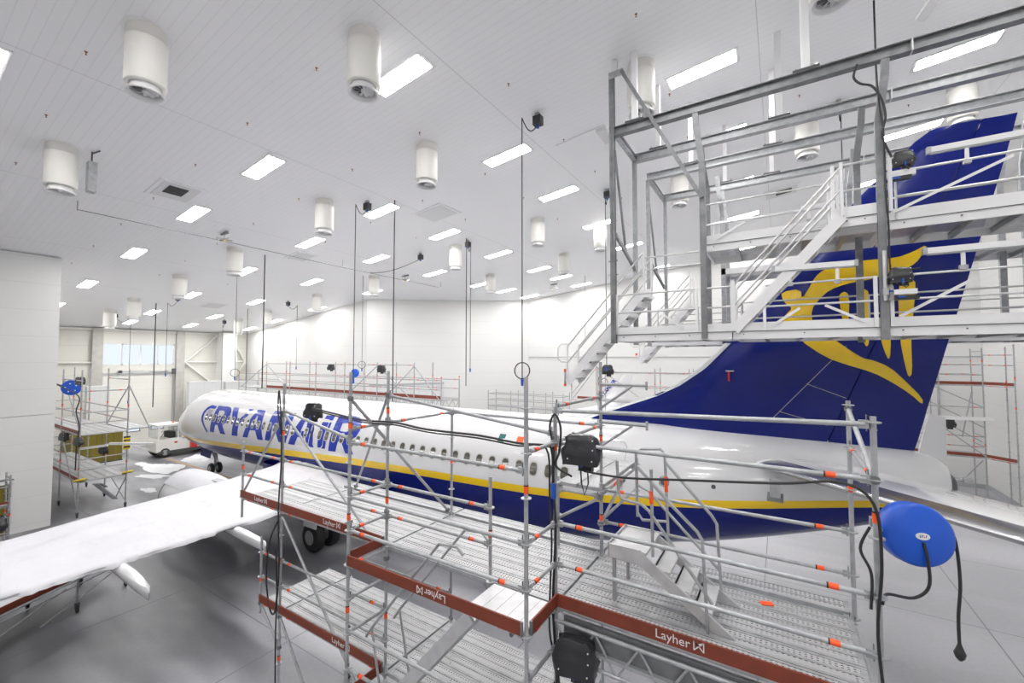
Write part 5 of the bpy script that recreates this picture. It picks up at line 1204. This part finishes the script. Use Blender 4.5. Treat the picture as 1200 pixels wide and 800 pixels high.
for x in (x0+.12, x1-.12):
    for y in (y0+.55, y1-.8): b = MB(); 
    for y in (y0+.55, y1-.8):
        b = MB(); b.lathe((x-.13,y,.40), (1,0,0), [(0,.02),(0,.24),(.01,.3),(.04,.39),(.13,.40),(.22,.39),(.25,.3),(.26,.24),(.26,.02)], 'rubber', 24); b.lathe((x+.131,y,.40), (1,0,0), [(0,.2),(.01,.1),(.02,.01)], 'galvanised', 16); tt.part('wheel', b)
b = MB(); b.box((x1-.35,y0+2.1,.5), (x1+.14,y0+2.55,1.15), 'red_paint'); b.box((x1-.3,y0+2.15,1.15), (x1+.1,y0+2.5,1.3), 'blue_plug'); tt.part('side_box', b, label='red box with a blue lid on the side')
b = MB(); b.box((x1,y0+1.1,1.0), (x1+.01,y0+1.3,1.12), 'red_paint'); b.box((x1,y1-.5,.9), (x1+.01,y1-.25,1.0), 'orange_tape'); b.tube((x0+1.,y0+1.3,2.42), (x0+1.,y0+1.3,2.52), .07, 'orange_tape', 10); b.box((x1,y0+2.6,1.3), (x1+.01,y0+3.4,1.38), 'blue_plug'); tt.part('lamp', b)
b = MB(); b.tube((x0+.6,y0+.7,1.35), (x0+.6,y0+.9,1.7), .02, 'rubber'); b.lathe((x0+.6,y0+.9,1.7), (0,.4,1), [(0,.17),(.02,.19),(.03,.17)], 'rubber', 16); tt.part('steering_wheel', b)
b = MB(); b.box((x0+.4,y0+.95,1.2), (x0+.9,y0+1.3,1.8), 'rubber'); b.box((x1-.9,y0+.95,1.2), (x1-.4,y0+1.3,1.8), 'rubber'); tt.part('seat', b)
# ============================================================ THE TAIL DOCK (hung and standing gantry round the fin)
YD = -3.0
dk = Thing('tail_dock', (35., 0, 0), 'galvanised and white tail dock with beams, platforms, railings and stairs around the fin', 'dock')
ZB = 12.95; WB = .16
XE = 31.42
# long beams
for y in (YD, -1.32, .12, 2.18):
    b = MB(); b.ibeam((XE-.1 if y == YD else XE,y,ZB), (43.4,y,ZB), .17, .22, 'galvanised_dark' if y == YD else 'galvanised', .018)
    for x in (36.9, 39.9): b.box((x,y-.09,ZB-.112), (x+.02,y+.09,ZB+.112), 'white_plain')
    dk.part('long_beam', b)
for y0, y1, x in ((YD,-1.32,XE),(.12,2.18,XE),(YD,-1.32,XE+.0),):
    pass
for y0, y1 in ((YD,-1.32),(.12,2.18)):
    b = MB(); b.ibeam((XE+.05,y0,ZB-.02), (XE+.05,y1,ZB-.02), .12, .16, 'galvanised', .014); dk.part('cross_beam', b)
# hangers to the ceiling
for x, y, w in ((31.95,YD,.13),(32.1,-1.32,.12),(32.7,.12,.11),(33.4,2.18,.11),(35.35,YD,.14),(34.9,-1.32,.14),(34.75,.12,.13),(34.7,2.18,.12),(38.9,YD,.14),(40.8,-1.32,.13)):
    b = MB(); b.box((x-w/2,y-w/2,ZB+.15), (x+w/2,y+w/2,ceil_z(x)-.002), 'white_plain'); dk.part('hanger', b)
    b = MB(); b.box((x-.22,y-.1,ZB+.112), (x+.22,y+.1,ZB+.15), 'dark_steel')
    for s in (-.17, .17): b.tube((x+s,y-.07,ZB+.15), (x+s,y-.07,ZB+.19), .018, 'bare_metal', 6)
    dk.part('clamp_plate', b)
# raking white hanger beyond
b = MB(); b.beam((37.2,-2.2,ZB+.9), (38.6,-3.6,ceil_z(38.6)-.01), .2, .04, 'white_plain'); dk.part('hanger', b)
# front post, its head plate and the raking strut
def post(x, y, z0, z1, w=.11, d=.11, mat='galvanised_dark', name='post'):
    b = MB(); b.ibeam((x,y,z0), (x,y,z1), 0,0, mat) if False else None
    t = .014
    b.box((x-w/2,y-d/2,z0), (x+w/2,y-d/2+t,z1), mat); b.box((x-w/2,y+d/2-t,z0), (x+w/2,y+d/2,z1), mat); b.box((x-t/2,y-d/2,z0), (x+t/2,y+d/2,z1), mat)
    b.box((x-w/2-.01,y-d/2-.01,z0), (x+w/2+.01,y+d/2+.01,z0+.02), mat)
    return dk.part(name, b)
XP = 31.40
post(XP, YD-.06, 7.72, 14.42, .12, .12, 'galvanised_dark')
b = MB(); b.box((XP-.06,YD-.12,14.40), (XP+.30,YD+.06,14.43), 'galvanised'); b.box((XP-.06,YD-.13,14.26), (XP+.30,YD-.12,14.43), 'galvanised')
for x, z in ((XP,14.35),(XP+.25,14.38)): b.tube((x,YD-.15,z), (x,YD-.13,z), .022, 'bare_metal', 8)
dk.part('head_plate', b)
b = MB(); b.box((XP+.02,YD-.1,14.43), (XP+.14,YD+.02,ceil_z(XP)-.002), 'white_plain'); dk.part('hanger', b)
b = MB(); b.beam((XP+.26,YD-.09,14.38), (33.42,YD-.09,10.88), .08, .08, 'galvanised_dark'); dk.part('raking_strut', b)
post(31.44, -1.32, 7.72, ZB-.1, .10, .12, 'galvanised'); post(31.44, .12, 7.72, ZB-.1, .10, .10, 'galvanised'); post(31.5, 2.18, 7.72, ZB-.1, .10, .10, 'galvanised')
for y0, y1, z in ((YD,-1.32,10.3),(.12,2.18,10.3)):
    b = MB(); b.beam((31.44,y0,z+.1), (31.44,y1,z-.5), .06, .09, 'galvanised_dark'); b.beam((31.44,y0,z+3.0 if False else z+2.2), (31.44,(y0+y1)/2,z-.2), .05, .05, 'galvanised_dark'); dk.part('brace', b)
def kinked(x, y, dx, z0, mat='galvanised_dark'):
    """frame leg hung from the beam by a kinked knee, carrying both platforms"""
    b = MB(); P = [V((x-dx, y, ZB-.11)), V((x-dx*.85, y, ZB-.45)), V((x, y, ZB-1.25)), V((x, y, z0))]
    for p, q in zip(P, P[1:]): b.beam(p, q, .12, .10, mat, up=(0,1,0) if p.x == q.x else (0,1,0))
    dk.part('frame_leg', b)
for y in (YD-.02, -1.32):
    kinked(33.42 if y < -2 else 33.3, y, .12, 7.78); kinked(36.42 if y < -2 else 36.3, y, -.12, 7.7); kinked(39.6, y, -.12, 7.7)
for y in (.95, 2.18):
    kinked(33.42, y, .12, 7.78, 'galvanised'); kinked(36.42, y, -.12, 7.7, 'galvanised'); kinked(39.5, y, -.12, 7.75, 'galvanised')
# platforms
def platform(x0, x1, y0, y1, z, toe_z=.20, side=-1, name='platform'):
    b = MB()
    b.box((x0,y0,z-.17), (x1,y0+.05,z), 'white_plain'); b.box((x0,y1-.05,z-.17), (x1,y1,z), 'white_plain'); b.box((x0,y0+.05,z-.17), (x0+.05,y1-.05,z), 'white_plain'); b.box((x1-.05,y0+.05,z-.17), (x1,y1-.05,z), 'white_plain')
    o = dk.part(name, b)
    b = MB(); b.add([(x0+.05,y0+.05,z-.03),(x1-.05,y0+.05,z-.03),(x1-.05,y1-.05,z-.03),(x0+.05,y1-.05,z-.03)], [(0,1,2,3)], 'open_grating'); dk.part('grating', b, parent=o)
    b = MB(); n = int((x1-x0)/.55)
    for i in range(1, n): x = x0+(x1-x0)*i/n; b.ibeam((x,y0+.05,z-.11), (x,y1-.05,z-.11), .07, .12, 'galvanised', .012)
    dk.part('joist', b, parent=o)
    b = MB(); yy = y0 if side < 0 else y1-.02
    b.box((x0,yy-.012,z), (x1,yy+.02,z+toe_z), 'white_plain'); b.box((x0,yy-.02,z-.012), (x1,yy,z-.002), 'dark_steel')
    n = max(2, int((x1-x0)/.8))
    for i in range(n): x = x0+.2+(x1-x0-.3)*i/n; b.tube((x,yy-.03,z-.07), (x,yy-.012,z-.07), .014, 'dark_steel', 6)
    dk.part('toe_board', b, parent=o)
    return o
ZL, ZU = 7.93, 10.02
platform(XP+.03, 33.95, YD, YD+1.1, ZL, .17); platform(33.97, 36.36, YD, YD+2.1, ZL, .17); platform(36.46, 43.2, YD, YD+2.1, ZL, .17)
platform(XP+.1, 43.2, .9, 3.0, ZL, .17, 1)
platform(33.35, 36.62, -2.3, -.75, ZU, .20); platform(36.66, 43.2, -2.3, -.75, ZU, .22); platform(33.35, 43.2, .9, 2.5, ZU, .2, 1)
platform(35.72, 36.55, -3.0, -2.32, ZU+.0, .2, name='landing')
# railings: uprights plus two rails as one run each
def railing(p, q, z, h=1.0, mids=(.5,), step=1.5, r=.02, name='railing', sq=True, skip_ends=False, mat='aluminium'):
    p = V((*p, z)); q = V((*q, z)); d = q-p; n = max(1, round(d.length/step)); b = MB()
    for i in range(n+1):
        a = p+d*i/n
        if sq: b.beam(a, a+V((0,0,h)), .055, .055, 'white_plain')
        else: b.tube(a, a+V((0,0,h)), .02, mat, 8)
    for k in (h-.02,)+tuple(mids): b.tube(p+V((0,0,k)), q+V((0,0,k)), r, mat, 8)
    return dk.part(name, b)
yn = YD-.035
railing((XP+.08, yn), (33.27, yn), ZL, .97, (.52,), 3.0); railing((33.37, yn), (33.97, yn), ZL, .97, (.52,), 1.0)
railing((34.55, yn), (36.30, yn), ZL, .93, (.48,), 2.6); railing((36.52, yn), (43.1, yn), ZL, .93, (.48,), 3.3)
yb2 = YD+2.1
railing((34.0, yb2), (36.3, yb2), ZL, .85, (.42,), 2.4, sq=False); railing((36.5, yb2), (43.1, yb2), ZL, .85, (.42,), 3.3, sq=False)
railing((XP+.1, 3.0), (43.1, 3.0), ZL, 1.0, (.5, .25, .75), 1.6, sq=False); railing((XP+.1, .95), (33.9, .95), ZL, 1.0, (.5,), 1.4, sq=False)
railing((33.38, -2.33), (35.7, -2.33), ZU, .95, (.45,), 2.4, sq=False); railing((33.38, -.75), (36.0, -.75), ZU, .95, (.45,), 2.4, sq=False)
railing((36.75, -2.33), (43.1, -2.33), ZU, .95, (.45,), 2.2, sq=False, r=.024); railing((36.75, -.75), (43.1, -.75), ZU, .9, (.42,), 2.2, sq=False)
railing((33.4, 2.5), (43.1, 2.5), ZU, 1.0, (.5,), 1.8, sq=False); railing((33.4, .95), (36.3, .95), ZU, 1.0, (.5,), 1.8, sq=False)
railing((35.72, -3.03), (36.55, -3.03), ZU, 1.02, (.5,), .9)
b = MB(); b.tube((36.55,-3.03,ZU+1.), (36.55,-2.35,ZU+1.), .02, 'aluminium'); b.tube((36.55,-3.03,ZU+.5), (36.55,-2.35,ZU+.5), .02, 'aluminium'); dk.part('railing', b)
# diagonal flat struts in the railings
for p, q in (((36.62,yn,ZL+.17),(37.6,yn,ZL+.78)), ((34.7,yn,ZL+.1),(35.15,yn,ZL+.42)), ((35.55,yn,ZL+.45),(36.15,yn,ZL+.1)), ((32.5,yn,ZL+.47),(33.0,yn,ZL+.08)), ((36.7,-2.35,ZU+.15),(38.3,-2.35,ZU+.86)), ((33.6,-2.35,ZU+.1),(34.2,-2.35,ZU+.4)), ((34.6,-.75,ZU+.4),(35.2,-.75,ZU+.1)), ((38.6,-2.35,ZU+.86),(39.8,-2.35,ZU+.2))):
    b = MB(); b.beam(p, q, .012, .05, 'white_plain'); dk.part('rail_strut', b)
# stairs
def stairs(a, c, y0, y1, nst, lab, rails=True, hand=.95, name='stair', low_posts=True):
    a = V(a); c = V(c); b = MB()
    for y in (y0, y1): b.beam((a.x,y,a.z), (c.x,y,c.z), .045, .20, 'white_plain')
    o = dk.part(name, b, label=lab)
    for i in range(nst):
        t = (i+.5)/nst; x = a.x+(c.x-a.x)*t; z = a.z+(c.z-a.z)*t; b = MB()
        b.box((x-.12,y0+.02,z-.02), (x+.12,y1-.02,z+.012), 'aluminium'); b.box((x-.125,y0+.02,z-.05), (x-.11,y1-.02,z+.012), 'dark_steel'); dk.part('tread', b, parent=o)
    if rails:
        for y in (y0, y1):
            b = MB()
            for k in (hand, hand*.55): b.tube((a.x,y,a.z+k), (c.x,y,c.z+k), .022, 'aluminium', 8)
            for e in (a, c): b.beam((e.x,y,e.z), (e.x,y,e.z+hand+.08), .055, .05, 'white_plain')
            dk.part('handrail', b, parent=o)
    return o
stairs((34.0,0,ZL+.02), (35.85,0,ZU+.02), -3.06, -2.4, 9, 'white stair from the lower to the upper platform, port side')
o = stairs((29.78,0,6.68), (31.92,0,9.05), -2.25, -1.5, 10, 'white stair hanging from the dock, port side', True, 1.0)
b = MB(); b.path([(29.78,-2.27,7.75),(29.6,-2.27,7.75),(29.5,-2.27,7.65),(29.5,-2.27,7.35),(29.6,-2.27,7.25),(29.78,-2.27,7.25)], .015, 'aluminium', 8)
for y in (-2.27,): b.beam((29.72,y,6.6), (29.72,y,7.05), .04, .04, 'galvanised'); b.tube((29.72,y,6.98), (29.72,y,7.06), .035, 'orange_tape', 8); b.tube((29.72,y,6.58), (29.72,y,6.66), .035, 'orange_tape', 8)
dk.part('gate_loop', b)
o = stairs((30.5,0,7.2), (32.25,0,9.2), 2.3, 3.0, 8, 'white stair hanging from the dock, starboard side', True, 1.0)
b = MB(); b.path([(30.5,2.28,8.2),(30.3,2.28,8.2),(30.2,2.28,8.1),(30.2,2.28,7.85),(30.3,2.28,7.75),(30.5,2.28,7.75)], .015, 'aluminium', 8); b.tube((30.42,2.26,7.45),(30.42,2.26,7.53),.035,'orange_tape',8); dk.part('gate_loop', b)
b = MB(); b.beam((31.92,-2.25,9.0), (32.1,-2.25,9.0), .05, .2, 'white_plain'); b.tube((31.95,-2.25,9.9), (33.3,-2.25,9.9), .02, 'aluminium'); b.tube((31.95,-2.25,9.6), (33.3,-2.25,9.6), .02, 'aluminium'); dk.part('railing', b)
# white posts behind the stair foot
for x, y, z0, z1 in ((33.98,-3.05,ZL,ZL+1.08),(35.72,-2.35,ZU,ZU+.75)):
    b = MB(); b.beam((x,y,z0), (x,y,z1), .07, .07, 'white_plain'); dk.part('post', b)
# tube lights clamped along the railings
def tube_light(p, q, lab):
    p = V(p); q = V(q); t = Thing('tube_light', (p+q)/2-V((0,0,.3)), lab, 'work light'); d = (q-p).normalized()
    b = MB(); b.beam(p, q, .10, .10, 'white_plain'); b.beam(p+V((0,0,-.06)), q+V((0,0,-.06)), .07, .03, 'grey_paint'); t.part('housing', b)
    for k in (.2, .8):
        c = p.lerp(q, k); b = MB(); b.beam(c+V((0,0,-.07)), c+V((0,0,-.32)), .04, .05, 'white_plain'); b.box(c+V((-.05,-.04,-.36)), c+V((.05,.04,-.29)), 'galvanised'); t.part('clamp', b)
    b = MB(); b.beam(p-d*.06, p, .10, .12, 'galvanised'); t.part('end_cap', b); b = MB(); b.beam(q, q+d*.06, .10, .12, 'galvanised'); t.part('end_cap', b)
    return t
tube_light((34.75,yn-.02,9.16), (36.0,yn-.02,9.13), 'short white tube light clamped on the lower railing over the harp neck')
tube_light((37.0,yn-.02,9.22), (39.2,yn-.02,9.2), 'long white tube light on the lower railing right of the wrapped lamp')
tube_light((37.25,-2.38,11.22), (39.6,-2.38,11.22), 'long white tube light on the upper railing across the fin tip')
tube_light((35.3,-.7,11.0), (36.1,-.7,11.0), 'short white tube light behind the upper landing posts')
wrapped_lamp(at(1055, 322, y=yn-.1), .27, .0, 'black wrapped floodlight hanging on the lower dock railing in front of the yellow harp', True, .1)
wrapped_lamp(at(1058, 186, y=-2.5), .27, .0, 'black wrapped floodlight on the upper dock railing beside the fin leading edge', True, .1)
def small_valve(c, lab):
    c = V(c); b = MB(); b.tube(c+V((0,0,.9)), c+V((0,0,0)), .028, 'aluminium', 10); b.box(c+V((-.04,-.04,.1)), c+V((.04,.04,.22)), 'galvanised'); b.tube(c+V((.04,0,.16)), c+V((.2,0,.16)), .018, 'blue_plug', 8); b.tube(c+V((.04,0,.02)), c+V((.16,0,.02)), .018, 'galvanised', 8)
    o = b.build('air_line'); tag(o, lab, 'pipe'); return o
small_valve(at(1038, 352, y=yn-.1), 'thin aluminium air line with blue coupling beside the dock leg')
for px_, yy, lab in ((1062, yn-.14, 'white box with blue couplings below the wrapped lamp on the lower railing'),):
    c = at(px_, 342, y=yy); b = MB(); b.box(c+V((-.16,-.04,-.04)), c+V((.14,.06,.05)), 'white_plain'); b.box(c+V((-.16,-.06,-.13)), c+V((.16,.04,-.06)), 'rubber'); b.box(c+V((-.12,-.07,-.10)), c+V((-.02,-.05,-.07)), 'blue_plug'); tag(b.build('coupling_box'), lab, 'box')
c = at(1056, 208, y=-2.5); b = MB(); b.box(c+V((-.22,-.04,.02)), c+V((.2,.06,.14)), 'white_plain'); b.box(c+V((-.18,-.06,-.05)), c+V((.14,.04,.02)), 'rubber'); b.box(c+V((-.14,-.07,-.03)), c+V((-.02,-.05,.01)), 'blue_plug'); tag(b.build('coupling_box'), 'white box with blue couplings on the upper railing beside the fin', 'box')
# cables on the dock
cable([(36.13,-3.12,12.84), (36.07,-3.15,12.61), (36.16,-3.15,12.45), (36.33,-3.15,12.34), (36.45,-3.15,12.07), (36.50,-3.15,11.74), (36.45,-3.15,11.37), (36.57,-3.12,10.97)], .02, 'black cable curling from the dock beam down to the upper railing')
cable([(36.40,-3.1,ZB-.2), (36.42,-3.12,ZB-.9), (36.47,-3.12,ZB-1.5), (36.48,-3.1,ZB-2.6), (36.5,-3.1,ZB-3.2), (36.5,-3.1,ZB-3.9), (36.55,-3.1,ZB-4.3), (36.6,-3.1,ZL+.95), (36.9,-3.1,ZL+1.0)], .015, 'thin black cable tied down the dock leg to the lower railing')
cable([(35.9,-.9,ZB-1.6), (35.95,-.9,ZB-2.1), (35.9,-.9,ZB-2.9)], .014, 'short black cable behind the upper landing')
b = MB(); b.path([(39.9,1.2,ceil_z(39.9)-.03), (40.0,1.1,14.4), (40.2,1.0,13.6), (40.25,.9,12.9), (40.2,.9,12.5)], .02, 'rubber', 6); tag(b.build('cable'), 'black cable bundle hanging from the ceiling right of the fin tip', 'cable')

# ------------------------------------------------------------ camera, world, view
cam = bpy.data.cameras.new('camera'); co = bpy.data.objects.new('camera', cam); COL.objects.link(co)
co.location = EYE; co.rotation_euler = (PI/2+PITCH, 0, YAW); cam.lens = 36*F_PX/1200; cam.sensor_width = 36; cam.clip_start = .05; cam.clip_end = 200
SC.camera = co
w = bpy.data.worlds.new('world'); SC.world = w; w.use_nodes = True
w.node_tree.nodes['Background'].inputs[0].default_value = (.8, .87, 1, 1); w.node_tree.nodes['Background'].inputs[1].default_value = 1.
SC.view_settings.view_transform = 'Standard'; SC.view_settings.look = 'None'; SC.view_settings.gamma = 1; SC.view_settings.use_curve_mapping = False
SC.view_settings.exposure = EXPO
SC.cycles.max_bounces = 10; SC.cycles.diffuse_bounces = 6; SC.cycles.glossy_bounces = 4; SC.cycles.transparent_max_bounces = 24
SC.cycles.use_denoising = True; SC.cycles.sample_clamp_indirect = 8
